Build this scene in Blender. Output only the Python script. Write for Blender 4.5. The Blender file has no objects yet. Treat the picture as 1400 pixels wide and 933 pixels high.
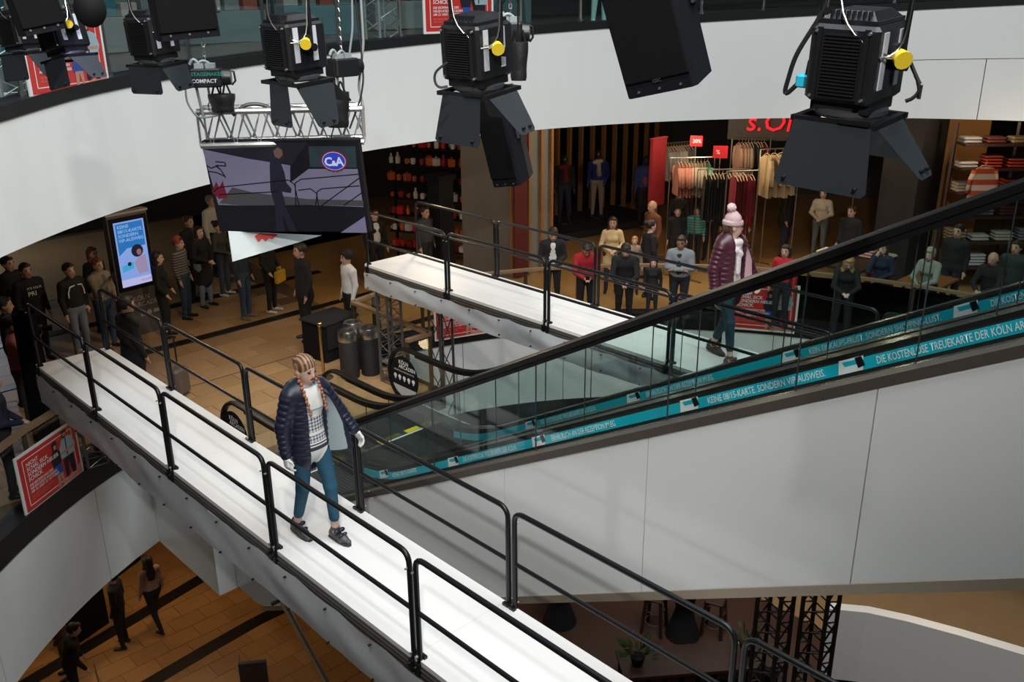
import bpy, math, random
import numpy as np
from mathutils import Vector, Matrix
random.seed(7)
C = bpy.context.scene.collection
PI = math.pi
# ------------------------------------------------------------------ camera
# world: floor of the shopping level is z=0, catwalks run along Y, camera stands on the gallery
FPX, PITCH, ROLL, YAW = 1264.0, math.radians(20.55), math.radians(-0.457), math.radians(43.7)
EYE = np.array([0.0, 0.0, 6.05])
def _basis():
    d = np.array([0, math.cos(PITCH), -math.sin(PITCH)]); u0 = np.array([0, math.sin(PITCH), math.cos(PITCH)]); r0 = np.array([1.0, 0, 0])
    r = r0*math.cos(ROLL) + u0*math.sin(ROLL); u = -r0*math.sin(ROLL) + u0*math.cos(ROLL)
    c, s = math.cos(YAW), math.sin(YAW)
    R = np.array([[c, s, 0], [-s, c, 0], [0, 0, 1]])
    return R @ r, R @ u, R @ d
CR, CU, CD = _basis()
cam_d = bpy.data.cameras.new('camera'); cam = bpy.data.objects.new('camera', cam_d); C.objects.link(cam)
cam_d.sensor_width = 36.0; cam_d.lens = FPX/1400*36.0; cam_d.clip_start = 0.05; cam_d.clip_end = 200
cam.matrix_world = Matrix(((CR[0], CU[0], -CD[0], EYE[0]), (CR[1], CU[1], -CD[1], EYE[1]), (CR[2], CU[2], -CD[2], EYE[2]), (0, 0, 0, 1)))
bpy.context.scene.camera = cam
# ------------------------------------------------------------------ light
sc = bpy.context.scene
sc.view_settings.view_transform = 'Standard'; sc.view_settings.look = 'None'
sc.view_settings.gamma = 1.0; sc.view_settings.use_curve_mapping = False
sc.view_settings.exposure = 0.12
W = bpy.data.worlds.new('world'); sc.world = W; W.use_nodes = True
W.node_tree.nodes['Background'].inputs[0].default_value = (0.80, 0.90, 1.0, 1)
W.node_tree.nodes['Background'].inputs[1].default_value = 0.03
def area(name, loc, target, size, power, col=(1, 1, 1), shape='SQUARE', sy=None, spread=None):
    l = bpy.data.lights.new(name, 'AREA'); l.energy = power; l.color = col; l.shape = shape; l.size = size
    if sy: l.size_y = sy
    if spread: l.spread = spread
    o = bpy.data.objects.new(name, l); C.objects.link(o); o.location = loc
    o.rotation_euler = (Vector(target)-Vector(loc)).to_track_quat('-Z', 'Y').to_euler(); return o
def spot(name, loc, target, power, angle, col=(1, 1, 1), blend=0.4, r=0.15):
    l = bpy.data.lights.new(name, 'SPOT'); l.energy = power; l.color = col; l.spot_size = math.radians(angle); l.spot_blend = blend; l.shadow_soft_size = r
    o = bpy.data.objects.new(name, l); C.objects.link(o); o.location = loc
    o.rotation_euler = (Vector(target)-Vector(loc)).to_track_quat('-Z', 'Y').to_euler(); return o
def bulb(name, loc, power, col=(1, 0.75, 0.45), r=0.2):
    l = bpy.data.lights.new(name, 'POINT'); l.energy = power; l.color = col; l.shadow_soft_size = r
    o = bpy.data.objects.new(name, l); C.objects.link(o); o.location = loc; return o
# glass roof of the atrium: soft cool daylight from high above the opening
area('atrium_skylight', (5.5, 2.0, 17), (6.5, 4.0, 0), 11, 2600, (0.90, 0.96, 1.0), 'DISK')
# show lights hung over the gallery behind and beside the camera
spot('stage_spot_a', (0.5, 1.0, 10.5), (3.8, 7.2, 1.5), 850, 62, (1, 0.95, 0.90), 0.7)
spot('stage_spot_b', (2.0, 2.5, 11.0), (8.8, 8.5, 2.0), 1300, 50, (1, 0.91, 0.82), 0.7)
spot('stage_spot_c', (-1.5, -1.5, 9.5), (8.5, 9.0, 5.0), 1900, 75, (1, 0.97, 0.93), 0.8)
# ------------------------------------------------------------------ pixel helpers (photo frame 1400 x 933)
def ray(x, y): return CR*(x-700)/FPX - CU*(y-466.5)/FPX + CD
def onz(x, y, z): v = ray(x, y); p = EYE + v*(z-EYE[2])/v[2]; return Vector(p)
def onx(x, y, X): v = ray(x, y); return Vector(EYE + v*X/v[0])
def ony(x, y, Y): v = ray(x, y); return Vector(EYE + v*Y/v[1])
def atd(x, y, d): v = ray(x, y); return Vector(EYE + v/np.linalg.norm(v)*d)
# ------------------------------------------------------------------ materials
_M = {}
def mat(name, col, rough=0.5, metal=0.0, var=0.06, scale=9.0, bump=0.0, bscale=60.0, emit=0.0, spec=0.5, coat=0.0):
    if name in _M: return _M[name]
    m = bpy.data.materials.new(name); m.use_nodes = True; nt = m.node_tree; b = nt.nodes['Principled BSDF']
    b.inputs['Roughness'].default_value = rough; b.inputs['Metallic'].default_value = metal
    b.inputs['Specular IOR Level'].default_value = spec; b.inputs['Coat Weight'].default_value = coat
    tc = nt.nodes.new('ShaderNodeTexCoord')
    if var > 0:
        n = nt.nodes.new('ShaderNodeTexNoise'); n.inputs['Scale'].default_value = scale; n.inputs['Detail'].default_value = 4
        nt.links.new(tc.outputs['Object'], n.inputs['Vector'])
        mx = nt.nodes.new('ShaderNodeMix'); mx.data_type = 'RGBA'
        mx.inputs[6].default_value = tuple(max(0, c*(1-var)) for c in col)+(1,); mx.inputs[7].default_value = tuple(min(1, c*(1+var)) for c in col)+(1,)
        nt.links.new(n.outputs['Fac'], mx.inputs[0]); nt.links.new(mx.outputs[2], b.inputs['Base Color'])
        if emit: nt.links.new(mx.outputs[2], b.inputs['Emission Color'])
    else:
        b.inputs['Base Color'].default_value = tuple(col)+(1,)
        b.inputs['Emission Color'].default_value = tuple(col)+(1,)
    if emit: b.inputs['Emission Strength'].default_value = emit
    if bump > 0:
        n2 = nt.nodes.new('ShaderNodeTexNoise'); n2.inputs['Scale'].default_value = bscale; n2.inputs['Detail'].default_value = 3
        bp = nt.nodes.new('ShaderNodeBump'); bp.inputs['Strength'].default_value = bump; bp.inputs['Distance'].default_value = 0.02
        nt.links.new(tc.outputs['Object'], n2.inputs['Vector']); nt.links.new(n2.outputs['Fac'], bp.inputs['Height']); nt.links.new(bp.outputs['Normal'], b.inputs['Normal'])
    _M[name] = m; return m
def mat_stripe(name, c1, c2, scale, axis='Z', rough=0.8, zig=0.0):
    if name in _M: return _M[name]
    m = bpy.data.materials.new(name); m.use_nodes = True; nt = m.node_tree; b = nt.nodes['Principled BSDF']; b.inputs['Roughness'].default_value = rough
    tc = nt.nodes.new('ShaderNodeTexCoord'); w = nt.nodes.new('ShaderNodeTexWave'); w.bands_direction = axis; w.inputs['Scale'].default_value = scale; w.inputs['Distortion'].default_value = zig
    w.inputs['Detail'].default_value = 0
    r = nt.nodes.new('ShaderNodeValToRGB'); r.color_ramp.elements[0].color = tuple(c1)+(1,); r.color_ramp.elements[1].color = tuple(c2)+(1,)
    r.color_ramp.elements[0].position = 0.42; r.color_ramp.elements[1].position = 0.55
    nt.links.new(tc.outputs['Object'], w.inputs['Vector']); nt.links.new(w.outputs['Fac'], r.inputs[0]); nt.links.new(r.outputs[0], b.inputs['Base Color'])
    _M[name] = m; return m
def mat_glass(name, col, alpha, rough=0.02):
    # thin architectural glass: mostly transparent, tinted, with a clear reflection
    if name in _M: return _M[name]
    m = bpy.data.materials.new(name); m.use_nodes = True; nt = m.node_tree; nt.nodes.clear()
    out = nt.nodes.new('ShaderNodeOutputMaterial'); tr = nt.nodes.new('ShaderNodeBsdfTransparent'); gl = nt.nodes.new('ShaderNodeBsdfGlossy')
    lw = nt.nodes.new('ShaderNodeLayerWeight'); lw.inputs['Blend'].default_value = 0.5; mx = nt.nodes.new('ShaderNodeMixShader')
    pw = nt.nodes.new('ShaderNodeMath'); pw.operation = 'POWER'; pw.inputs[1].default_value = 5.0; nt.links.new(lw.outputs['Facing'], pw.inputs[0])
    fr = nt.nodes.new('ShaderNodeMath'); fr.operation = 'MULTIPLY_ADD'; fr.inputs[1].default_value = 0.85; fr.inputs[2].default_value = 0.035; nt.links.new(pw.outputs[0], fr.inputs[0])
    n = nt.nodes.new('ShaderNodeTexNoise'); n.inputs['Scale'].default_value = 2.0; bp = nt.nodes.new('ShaderNodeBump'); bp.inputs['Strength'].default_value = 0.02
    nt.links.new(n.outputs['Fac'], bp.inputs['Height']); nt.links.new(bp.outputs['Normal'], gl.inputs['Normal'])
    tr.inputs['Color'].default_value = tuple(col)+(1,); gl.inputs['Roughness'].default_value = rough; gl.inputs['Color'].default_value = (0.95, 1, 1, 1)
    nt.links.new(fr.outputs[0], mx.inputs[0]); nt.links.new(tr.outputs[0], mx.inputs[1]); nt.links.new(gl.outputs[0], mx.inputs[2]); nt.links.new(mx.outputs[0], out.inputs[0])
    _M[name] = m; return m
def emis(name, col, s):
    if name in _M: return _M[name]
    m = mat(name, col, 0.5, var=0, emit=s, spec=0.15); b = m.node_tree.nodes['Principled BSDF']; b.inputs['Base Color'].default_value = tuple(c*0.15 for c in col)+(1,); return m
BLK = mat('black_paint', (0.008, 0.008, 0.009), 0.35, spec=0.35)
BLKM = mat('black_matt', (0.007, 0.007, 0.008), 0.8, spec=0.2)
RUBBER = mat('black_rubber', (0.006, 0.006, 0.006), 0.45, spec=0.25)
WHITE_PANEL = mat('white_panel', (0.74, 0.76, 0.75), 0.33, var=0.02, scale=1.5)
GLOSS_PANEL = mat('glossy_white_panel', (0.70, 0.72, 0.71), 0.12, var=0.02, scale=1.5, spec=0.6)
WHITE_FASCIA = mat('white_fascia', (0.76, 0.77, 0.75), 0.5, var=0.02, scale=1.2)
DECK = mat('white_deck', (0.82, 0.80, 0.77), 0.5, var=0.025, scale=2.5)
ALU = mat('aluminium', (0.62, 0.63, 0.64), 0.32, 0.9)
STEEL = mat('brushed_steel', (0.55, 0.54, 0.52), 0.28, 1.0)
DGREY = mat('dark_grey_metal', (0.05, 0.055, 0.06), 0.45, 0.3)
WOOD_RAIL = mat('brown_wood_rail', (0.24, 0.155, 0.09), 0.4, var=0.18, scale=20)
# ------------------------------------------------------------------ mesh helpers
MW = {}
def Tr(loc, rz=0.0, rx=0.0, ry=0.0):
    return Matrix.Translation(Vector(loc)) @ Matrix.Rotation(rz, 4, 'Z') @ Matrix.Rotation(ry, 4, 'Y') @ Matrix.Rotation(rx, 4, 'X')
def frame(o, ex, ey, ez):
    return Matrix(((ex[0], ey[0], ez[0], o[0]), (ex[1], ey[1], ez[1], o[1]), (ex[2], ey[2], ez[2], o[2]), (0, 0, 0, 1)))
class MB:
    def __init__(s): s.v = []; s.f = []; s.mi = []; s.cur = 0
    def m(s, i): s.cur = i; return s
    def add(s, vs, fs, M=None):
        o = len(s.v)
        if M is not None: vs = [M @ Vector(q) for q in vs]
        s.v += [tuple(q) for q in vs]; s.f += [tuple(i+o for i in q) for q in fs]; s.mi += [s.cur]*len(fs); return s
    def box(s, c, sz, M=None, bev=0.0):
        x, y, z = [q/2 for q in sz]; cx, cy, cz = c
        if bev <= 0:
            vs = [(cx+a*x, cy+b*y, cz+d*z) for d in (-1, 1) for b in (-1, 1) for a in (-1, 1)]
            fs = [(0, 2, 3, 1), (4, 5, 7, 6), (0, 1, 5, 4), (2, 6, 7, 3), (0, 4, 6, 2), (1, 3, 7, 5)]
            return s.add(vs, fs, M)
        e = bev; rings = []
        for zz, ins in ((cz-z, e), (cz-z+e, 0), (cz+z-e, 0), (cz+z, e)):
            a, b = x-ins, y-ins; k = e if ins == 0 else e*0.7
            rings.append([(cx-a+k, cy-b, zz), (cx+a-k, cy-b, zz), (cx+a, cy-b+k, zz), (cx+a, cy+b-k, zz), (cx+a-k, cy+b, zz), (cx-a+k, cy+b, zz), (cx-a, cy+b-k, zz), (cx-a, cy-b+k, zz)])
        vs = [q for r in rings for q in r]; fs = [tuple(range(7, -1, -1)), tuple(range(24, 32))]
        for r in range(3):
            for i in range(8): j = (i+1) % 8; fs.append((r*8+i, r*8+j, r*8+8+j, r*8+8+i))
        return s.add(vs, fs, M)
    def beam(s, p, q, w, h, up=(0, 0, 1)):
        p, q = Vector(p), Vector(q); ey = (q-p); L = ey.length
        if L < 1e-6: return s
        ey.normalize(); up = Vector(up)
        ex = ey.cross(up)
        if ex.length < 1e-4: ex = ey.cross(Vector((1, 0, 0)))
        ex.normalize(); ez = ex.cross(ey)
        return s.box((0, L/2, 0), (w, L, h), frame(p, ex, ey, ez))
    def tube(s, pts, r, n=8, cap=True, closed=False):
        pts = [Vector(p) for p in pts]; N = len(pts)
        rr = r if isinstance(r, (list, tuple)) else [r]*N
        vs = []; prev = None
        for i, p in enumerate(pts):
            if closed: t = pts[(i+1) % N]-pts[i-1]
            else: t = pts[min(i+1, N-1)]-pts[max(i-1, 0)]
            if t.length < 1e-9: t = Vector((0, 0, 1))
            t.normalize()
            if prev is None:
                a = Vector((0, 0, 1)) if abs(t.z) < 0.9 else Vector((1, 0, 0)); e1 = t.cross(a).normalized()
            else:
                e1 = prev - t*prev.dot(t)
                e1 = e1.normalized() if e1.length > 1e-6 else t.orthogonal().normalized()
            prev = e1; e2 = t.cross(e1)
            for k in range(n):
                a = 2*PI*k/n; vs.append(p + (e1*math.cos(a)+e2*math.sin(a))*rr[i])
        fs = []
        for i in range(N if closed else N-1):
            j = (i+1) % N
            for k in range(n): l = (k+1) % n; fs.append((i*n+k, i*n+l, j*n+l, j*n+k))
        if cap and not closed: fs.append(tuple(range(n-1, -1, -1))); fs.append(tuple((N-1)*n+k for k in range(n)))
        return s.add(vs, fs)
    def cyl(s, p, q, r0, r1=None, n=14, cap=True): return s.tube([p, q], [r0, r0 if r1 is None else r1], n, cap)
    def lathe(s, prof, n=20, M=None, cap=True):
        vs = [(r*math.cos(2*PI*k/n), r*math.sin(2*PI*k/n), z) for r, z in prof for k in range(n)]; fs = []
        for i in range(len(prof)-1):
            for k in range(n): l = (k+1) % n; fs.append((i*n+k, i*n+l, (i+1)*n+l, (i+1)*n+k))
        if cap: fs.append(tuple(range(n-1, -1, -1))); fs.append(tuple((len(prof)-1)*n+k for k in range(n)))
        return s.add(vs, fs, M)
    def prism(s, poly, z0, z1, M=None):
        n = len(poly); vs = [(x, y, z0) for x, y in poly]+[(x, y, z1) for x, y in poly]
        fs = [tuple(range(n-1, -1, -1)), tuple(range(n, 2*n))]+[(i, (i+1) % n, n+(i+1) % n, n+i) for i in range(n)]
        return s.add(vs, fs, M)
    def ell(s, c, r, M=None, nu=14, nv=9):
        vs = [(c[0], c[1], c[2]-r[2])]; fs = []
        for j in range(1, nv):
            t = -PI/2+PI*j/nv
            for i in range(nu): a = 2*PI*i/nu; vs.append((c[0]+r[0]*math.cos(t)*math.cos(a), c[1]+r[1]*math.cos(t)*math.sin(a), c[2]+r[2]*math.sin(t)))
        vs.append((c[0], c[1], c[2]+r[2])); L = len(vs)-1
        for i in range(nu): fs.append((0, 1+(i+1) % nu, 1+i)); fs.append((L, L-nu+i, L-nu+(i+1) % nu))
        for j in range(nv-2):
            for i in range(nu): k = (i+1) % nu; fs.append((1+j*nu+i, 1+j*nu+k, 1+(j+1)*nu+k, 1+(j+1)*nu+i))
        return s.add(vs, fs, M)
    def grid(s, P):
        n, k = len(P), len(P[0]); vs = [q for r in P for q in r]
        return s.add(vs, [(i*k+j, (i+1)*k+j, (i+1)*k+j+1, i*k+j+1) for i in range(n-1) for j in range(k-1)])
    def build(s, name, mats, parent=None, world=False, smooth=False, label=None):
        me = bpy.data.meshes.new(name); vs = s.v
        if parent is not None and world:
            Mi = MW[parent.name].inverted(); vs = [tuple(Mi @ Vector(q)) for q in vs]
        me.from_pydata(vs, [], s.f)
        if not isinstance(mats, (list, tuple)): mats = [mats]
        for q in mats: me.materials.append(q)
        if len(mats) > 1: me.polygons.foreach_set('material_index', s.mi)
        if smooth:
            me.polygons.foreach_set('use_smooth', [True]*len(s.f))
            try: me.set_sharp_from_angle(angle=math.radians(42))
            except Exception: pass
        me.update(); return place(name, me, parent, label)
def place(name, me, parent=None, label=None, loc=None):
    o = bpy.data.objects.new(name, me); C.objects.link(o)
    if parent is not None: o.parent = parent
    if loc is not None: o.location = loc
    if label: o['label'] = label
    MW[o.name] = (MW[parent.name] if parent is not None else Matrix.Identity(4)) @ (Matrix.Translation(loc) if loc is not None else Matrix.Identity(4))
    return o
def thing(name, label, cat, loc=(0, 0, 0), rz=0.0, group=None, M=None):
    o = bpy.data.objects.new(name, None); C.objects.link(o); o.empty_display_size = 0.1
    M = Tr(loc, rz) if M is None else M
    o.matrix_world = M; MW[o.name] = M.copy(); return tag(o, label, cat, group)
def tag(o, label, cat, group=None):
    o['label'] = label; o['category'] = cat
    if group: o['group'] = group
    return o
def struct(o, label=None):
    o['kind'] = 'structure'
    if label: o['label'] = label
    return o
def recenter(o):
    # give a top-level one-mesh thing an origin at its own base
    me = o.data; n = len(me.vertices); co = np.empty(n*3, np.float32); me.vertices.foreach_get('co', co); co = co.reshape(-1, 3)
    c = (co.min(0)+co.max(0))/2; c[2] = co[:, 2].min(); co -= c; me.vertices.foreach_set('co', co.ravel()); me.update()
    o.location = Vector(c.tolist()); MW[o.name] = Matrix.Translation(o.location); return o
def copy_tree(o, M, label=None, parent=None):
    c = o.copy(); C.objects.link(c); c.parent = parent
    if parent is None: c.matrix_world = M; MW[c.name] = M.copy()
    else: MW[c.name] = MW[parent.name]
    if label: c['label'] = label
    for ch in [q for q in bpy.data.objects if q.parent == o]: copy_tree(ch, None, None, c)
    return c
_ft = {}
def text(s, size, m, M, name, parent=None, depth=0.0, align='LEFT', shear=0.0, bold=0.0, space=1.0, world=True, font_w=None):
    cu = bpy.data.curves.new('t', 'FONT'); cu.body = s; cu.size = size; cu.align_x = align; cu.extrude = depth; cu.shear = shear; cu.offset = bold; cu.space_character = space; cu.resolution_u = 2
    if font_w: cu.text_boxes[0].width = font_w
    ob = bpy.data.objects.new('t', cu); me = bpy.data.meshes.new_from_object(ob); bpy.data.objects.remove(ob); bpy.data.curves.remove(cu)
    if parent is not None and world: M = MW[parent.name].inverted() @ M
    me.transform(M); me.materials.clear(); me.materials.append(m); me.name = name
    return place(name, me, parent)
def arc(c, r, a0, a1, n): return [(c[0]+r*math.cos(a0+(a1-a0)*i/n), c[1]+r*math.sin(a0+(a1-a0)*i/n)) for i in range(n+1)]
def fillet(pts, r, n=4):
    out = [Vector(pts[0])]
    for a, b, c in zip(pts, pts[1:], pts[2:]):
        a, b, c = Vector(a), Vector(b), Vector(c); u = (a-b).normalized(); w = (c-b).normalized(); p, q = b+u*r, b+w*r
        for i in range(n+1):
            t = i/n; out.append(p*(1-t)**2+b*2*t*(1-t)+q*t*t)
    out.append(Vector(pts[-1])); return out
# ------------------------------------------------------------------ setting
C0, R0 = (8.03, 4.80), 8.60          # opening of the shopping level (z=0)
C1, R1, ZB = (9.146, 1.562), 10.19, 3.85   # gallery ring above
ZL = -5.30                            # lower level floor
_zt = [(-30, 5.90), (25, 5.835), (52, 5.61), (75, 5.44), (97, 5.28), (116, 5.153), (123, 5.10), (131, 5.0), (160, 4.9)]
def ztop(a):
    d = math.degrees(a)
    for (a0, z0), (a1, z1) in zip(_zt, _zt[1:]):
        if d <= a1: return z0+(z1-z0)*max(0, d-a0)/(a1-a0)
    return _zt[-1][1]
def mat_stone(name, c, rough=0.35):
    return mat(name, c, rough, var=0.12, scale=3.0, bump=0.03, bscale=30)
STONE = [mat_stone('tan_stone_%s' % n, c) for n, c in (('a', (0.40, 0.245, 0.115)), ('b', (0.44, 0.27, 0.13)), ('c', (0.36, 0.215, 0.10)), ('d', (0.42, 0.26, 0.135)))]
GROUT = mat('dark_grout', (0.16, 0.10, 0.05), 0.7)
BAND = mat('dark_stone_band', (0.018, 0.014, 0.012), 0.3, var=0.2)
def annulus(mb, c, r0, r1, z0, z1, a0, a1, n):
    for i in range(n):
        t0, t1 = a0+(a1-a0)*i/n, a0+(a1-a0)*(i+1)/n
        P = lambda r, t, z: (c[0]+r*math.cos(t), c[1]+r*math.sin(t), z)
        vs = [P(r0, t0, z0), P(r1, t0, z0), P(r1, t1, z0), P(r0, t1, z0), P(r0, t0, z1), P(r1, t0, z1), P(r1, t1, z1), P(r0, t1, z1)]
        mb.add(vs, [(0, 3, 2, 1), (4, 5, 6, 7), (0, 1, 5, 4), (1, 2, 6, 5), (2, 3, 7, 6), (3, 0, 4, 7)])
def polyslab(mb, loops_outer, z0, z1): mb.prism(loops_outer, z0, z1)
LX0, LX1, LY = 4.58, 8.72, 10.75
R = math.radians
# shopping-level floor slab: ring around the opening, plus the escalator landing that juts into it
mb = MB(); annulus(mb, C0, R0, 30, -1.70, -0.012, R(-25), R(205), 92)
aL, aR = math.acos((LX0-C0[0])/R0), math.acos((LX1-C0[0])/R0)
arc_l = [(C0[0]+R0*math.cos(t), C0[1]+R0*math.sin(t)) for t in [aR+(aL-aR)*i/10 for i in range(11)]]
mb.prism([(LX0, LY), (LX1, LY)]+[(x, y+0.02) for x, y in arc_l], -1.70, -0.012)
floor = struct(mb.build('floor', GROUT), 'tan stone floor of the shopping level around the atrium')
# kerb and white fascia of the opening
def arcstrip(mb, c, r, th, z0f, z1f, a0, a1, n):
    for i in range(n):
        t0, t1 = a0+(a1-a0)*i/n, a0+(a1-a0)*(i+1)/n
        P = lambda q, t, z: (c[0]+q*math.cos(t), c[1]+q*math.sin(t), z)
        vs = [P(r, t0, z0f(t0)), P(r+th, t0, z0f(t0)), P(r+th, t1, z0f(t1)), P(r, t1, z0f(t1)), P(r, t0, z1f(t0)), P(r+th, t0, z1f(t0)), P(r+th, t1, z1f(t1)), P(r, t1, z1f(t1))]
        mb.add(vs, [(0, 3, 2, 1), (4, 5, 6, 7), (0, 1, 5, 4), (1, 2, 6, 5), (2, 3, 7, 6), (3, 0, 4, 7)])
K = lambda v: (lambda t: v)
mb = MB(); arcstrip(mb, C0, R0-0.03, 0.30, K(-0.30), K(0.03), aL, R(205), 40); arcstrip(mb, C0, R0-0.03, 0.30, K(-0.30), K(0.03), R(-20), aR, 50)
mb.box((LX0-0.01, (LY+12.7)/2, -0.135), (0.06, 12.7-LY, 0.33)); mb.box((LX1+0.01, (LY+13.3)/2, -0.135), (0.06, 13.3-LY, 0.33))
mb.box(((LX0+LX1)/2, LY-0.0, -0.10), (LX1-LX0, 0.05, 0.2))
struct(mb.build('trim_1', mat('black_stone_kerb', (0.012, 0.011, 0.011), 0.35)), 'black stone kerb around the opening')
def fascia_panels(parent, spans, zlo, zhi, r, c, m, lab=None):
    for a0, a1 in spans:
        n = max(2, int(abs(a1-a0)/R(2.5))); q = MB(); arcstrip(q, c, r, 0.06, zlo, zhi, a0+0.0008, a1-0.0008, n); q.build('panel', m, parent, smooth=False)
wall_open = struct(thing('wall_opening', '', 'x'), 'white panelled fascia below the shopping level kerb'); del wall_open['category']
brk = [aL, R(121), R(136.6), R(151), R(168), R(186)]
fascia_panels(wall_open, list(zip(brk, brk[1:])), K(-1.80), K(-0.30), R0-0.01, C0, WHITE_PANEL)
brk = [R(-15)]+[R(a) for a in (0, 14, 28, 42, 56, 70)]+[aR]
fascia_panels(wall_open, list(zip(brk, brk[1:])), K(-1.80), K(-0.30), R0-0.01, C0, WHITE_PANEL)
for bx in (((LX0-0.02, (LY+12.68)/2, -1.05), (0.05, 12.68-LY, 1.5)), ((LX1+0.02, (LY+13.3)/2, -1.05), (0.05, 13.3-LY, 1.5)), (((LX0+LX1)/2, LY-0.02, -1.05), (LX1-LX0+0.09, 0.05, 1.5))):
    q = MB(); q.box(*bx); q.build('panel', WHITE_PANEL, wall_open)
# stone tiles that can be picked apart, with the dark bands between them
def tile_field(parent, x0, x1, y0, y1, tx, ty, z, keep, mats, bands=(), limit=300, th=0.012):
    meshes = []
    for i, m in enumerate(mats):
        me_b = MB(); me_b.box((0, 0, -th/2), (tx-0.010, ty-0.010, th)); me = bpy.data.meshes.new('tile'); me.from_pydata(me_b.v, [], me_b.f); me.materials.append(m); meshes.append(me)
    n = 0; j = 0; y = y0
    while y < y1:
        off = (j % 2)*tx*0.5
        x = x0-off
        while x < x1:
            cx, cy = x+tx/2, y+ty/2
            if keep(cx, cy) and n < limit:
                place('tile', random.choice(meshes), parent, loc=(cx, cy, z)); n += 1
            x += tx
        y += ty; j += 1
        for b0, bw in bands:
            if abs(y-b0) < ty/2 and y < b0+bw: y = b0+bw
    return n
def out_open(x, y):
    if LX0+0.3 < x < LX1-0.3 and y > LY+0.25: return True
    return math.hypot(x-C0[0], y-C0[1]) > R0+0.62
def vis0(x, y):
    if not out_open(x, y): return False
    return (x < 9.6) and (x > 2.2) and (y-0.55*x < 16.5)
nt0 = tile_field(floor, 1.9, 10.2, 11.0, 20.6, 0.86, 0.48, 0.0, vis0, STONE, bands=((13.66, 0.24), (15.87, 0.24), (18.1, 0.24)))
mb = MB()
for yb in (13.66, 15.87, 18.1): mb.box((5.6, yb+0.12, -0.007), (11.2, 0.23, 0.012))
mb.build('dark_band', BAND, floor)
# rest of the paving, seen only at a distance
mb = MB(); annulus(mb, C0, R0+0.27, 26, -0.010, -0.002, R(-20), R(81), 60)
mb.build('far_paving', mat_stone('orange_tan_stone', (0.42, 0.22, 0.075), 0.3), floor)
mb = MB(); mb.box((0.0, 16.0, -0.006), (3.4, 12, 0.008)); mb.box((6, 23.2, -0.006), (16, 5.5, 0.008)); mb.build('far_paving', STONE[1], floor)
# gallery ring: white fascia in panels
A0, A1 = R(-25), R(152)
wall_ring = struct(thing('wall_ring', '', 'x'), 'white curved fascia of the gallery above the shops'); del wall_ring['category']
zt = lambda t: ztop(t)
fascia_panels(wall_ring, [(R(43), R(152))], K(ZB), zt, R1, C1, WHITE_FASCIA)
jt = lambda t: ZB+0.545*(ztop(t)-ZB)
fascia_panels(wall_ring, [(R(-25), R(43))], lambda t: jt(t)+0.006, zt, R1, C1, WHITE_FASCIA)
for s_ in ((R(-25), R(6)), (R(6), R(29.3)), (R(29.3), R(43))): fascia_panels(wall_ring, [s_], K(ZB), lambda t: jt(t)-0.006, R1, C1, WHITE_FASCIA)
mb = MB(); arcstrip(mb, C1, R1-0.015, 0.32, zt, lambda t: ztop(t)+0.13, A0, A1, 70)
struct(mb.build('trim_2', mat('black_kerb_upper', (0.012, 0.014, 0.015), 0.5, spec=0.2)), 'black kerb along the gallery edge')
mb = MB(); arcstrip(mb, C1, R1+0.07, 7.5, lambda t: ZB+0.3, lambda t: ztop(t)+0.04, A0, A1, 50)
struct(mb.build('floor_gallery', mat('grey_brown_gallery_floor', (0.06, 0.055, 0.05), 0.35)), 'floor of the upper gallery')
mb = MB(); annulus(mb, C1, R1+0.06, 30, ZB+0.02, ZB+0.30, R(-40), R(175), 60)
struct(mb.build('ceiling', mat('dark_ceiling', (0.05, 0.045, 0.04), 0.7)), 'dark ceiling of the shopping level')
mb = MB(); annulus(mb, C1, R1+0.9, 20, 9.0, 9.5, R(-40), R(165), 40)
struct(mb.build('ceiling_upper', mat('gallery_ceiling', (0.10, 0.10, 0.10), 0.7)), 'ceiling of the upper gallery')  # unseen slab, put in to keep skylight off the gallery shops
mb = MB(); arcstrip(mb, C1, R1+7.0, 0.2, K(4.6), K(9.2), A0, A1, 40)
struct(mb.build('wall_upper', mat('dark_gallery_wall', (0.035, 0.04, 0.04), 0.6)), 'dark shop wall behind the upper gallery')
# outer walls of shopping level and lower level
DW = mat('dark_shop_wall', (0.020, 0.018, 0.017), 0.7)
mb = MB(); arcstrip(mb, C0, 21.5, 0.2, K(-0.01), K(4.1), R(-25), R(160), 60)
struct(mb.build('wall_back', DW), 'dark back wall of the shops')
mb = MB(); mb.box((10, 8, ZL-0.11), (44, 44, 0.2)); floor_low = struct(mb.build('floor_lower', GROUT), 'stone floor of the lower level')
mb = MB(); mb.box((20.4, 6, ZL-0.005), (22, 28, 0.012)); mb.build('brown_floor', mat('dark_brown_floor', (0.075, 0.035, 0.022), 0.4), floor_low)
mb = MB(); mb.box((10, 29, -3.5), (44, 0.2, 3.6)); struct(mb.build('wall_lower_far', DW), 'dark far wall of the lower level')
mb = MB(); mb.box((31, 8, -3.5), (0.2, 42, 3.6)); struct(mb.build('wall_lower_side', DW), 'dark side wall of the lower level')
def vis_low(x, y): return 2.0 < x < 9.4 and 11.0 < y < 19.5 and y > 23.4-2.3*x-4
STONE_L = [mat_stone('orange_stone_%s' % n, c) for n, c in (('a', (0.40, 0.20, 0.07)), ('b', (0.43, 0.22, 0.08)), ('c', (0.37, 0.185, 0.065)))]
def lowkeep(x, y):
    return vis_low(x, y)
LM = Matrix.Rotation(R(-14), 4, 'Z')
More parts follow.
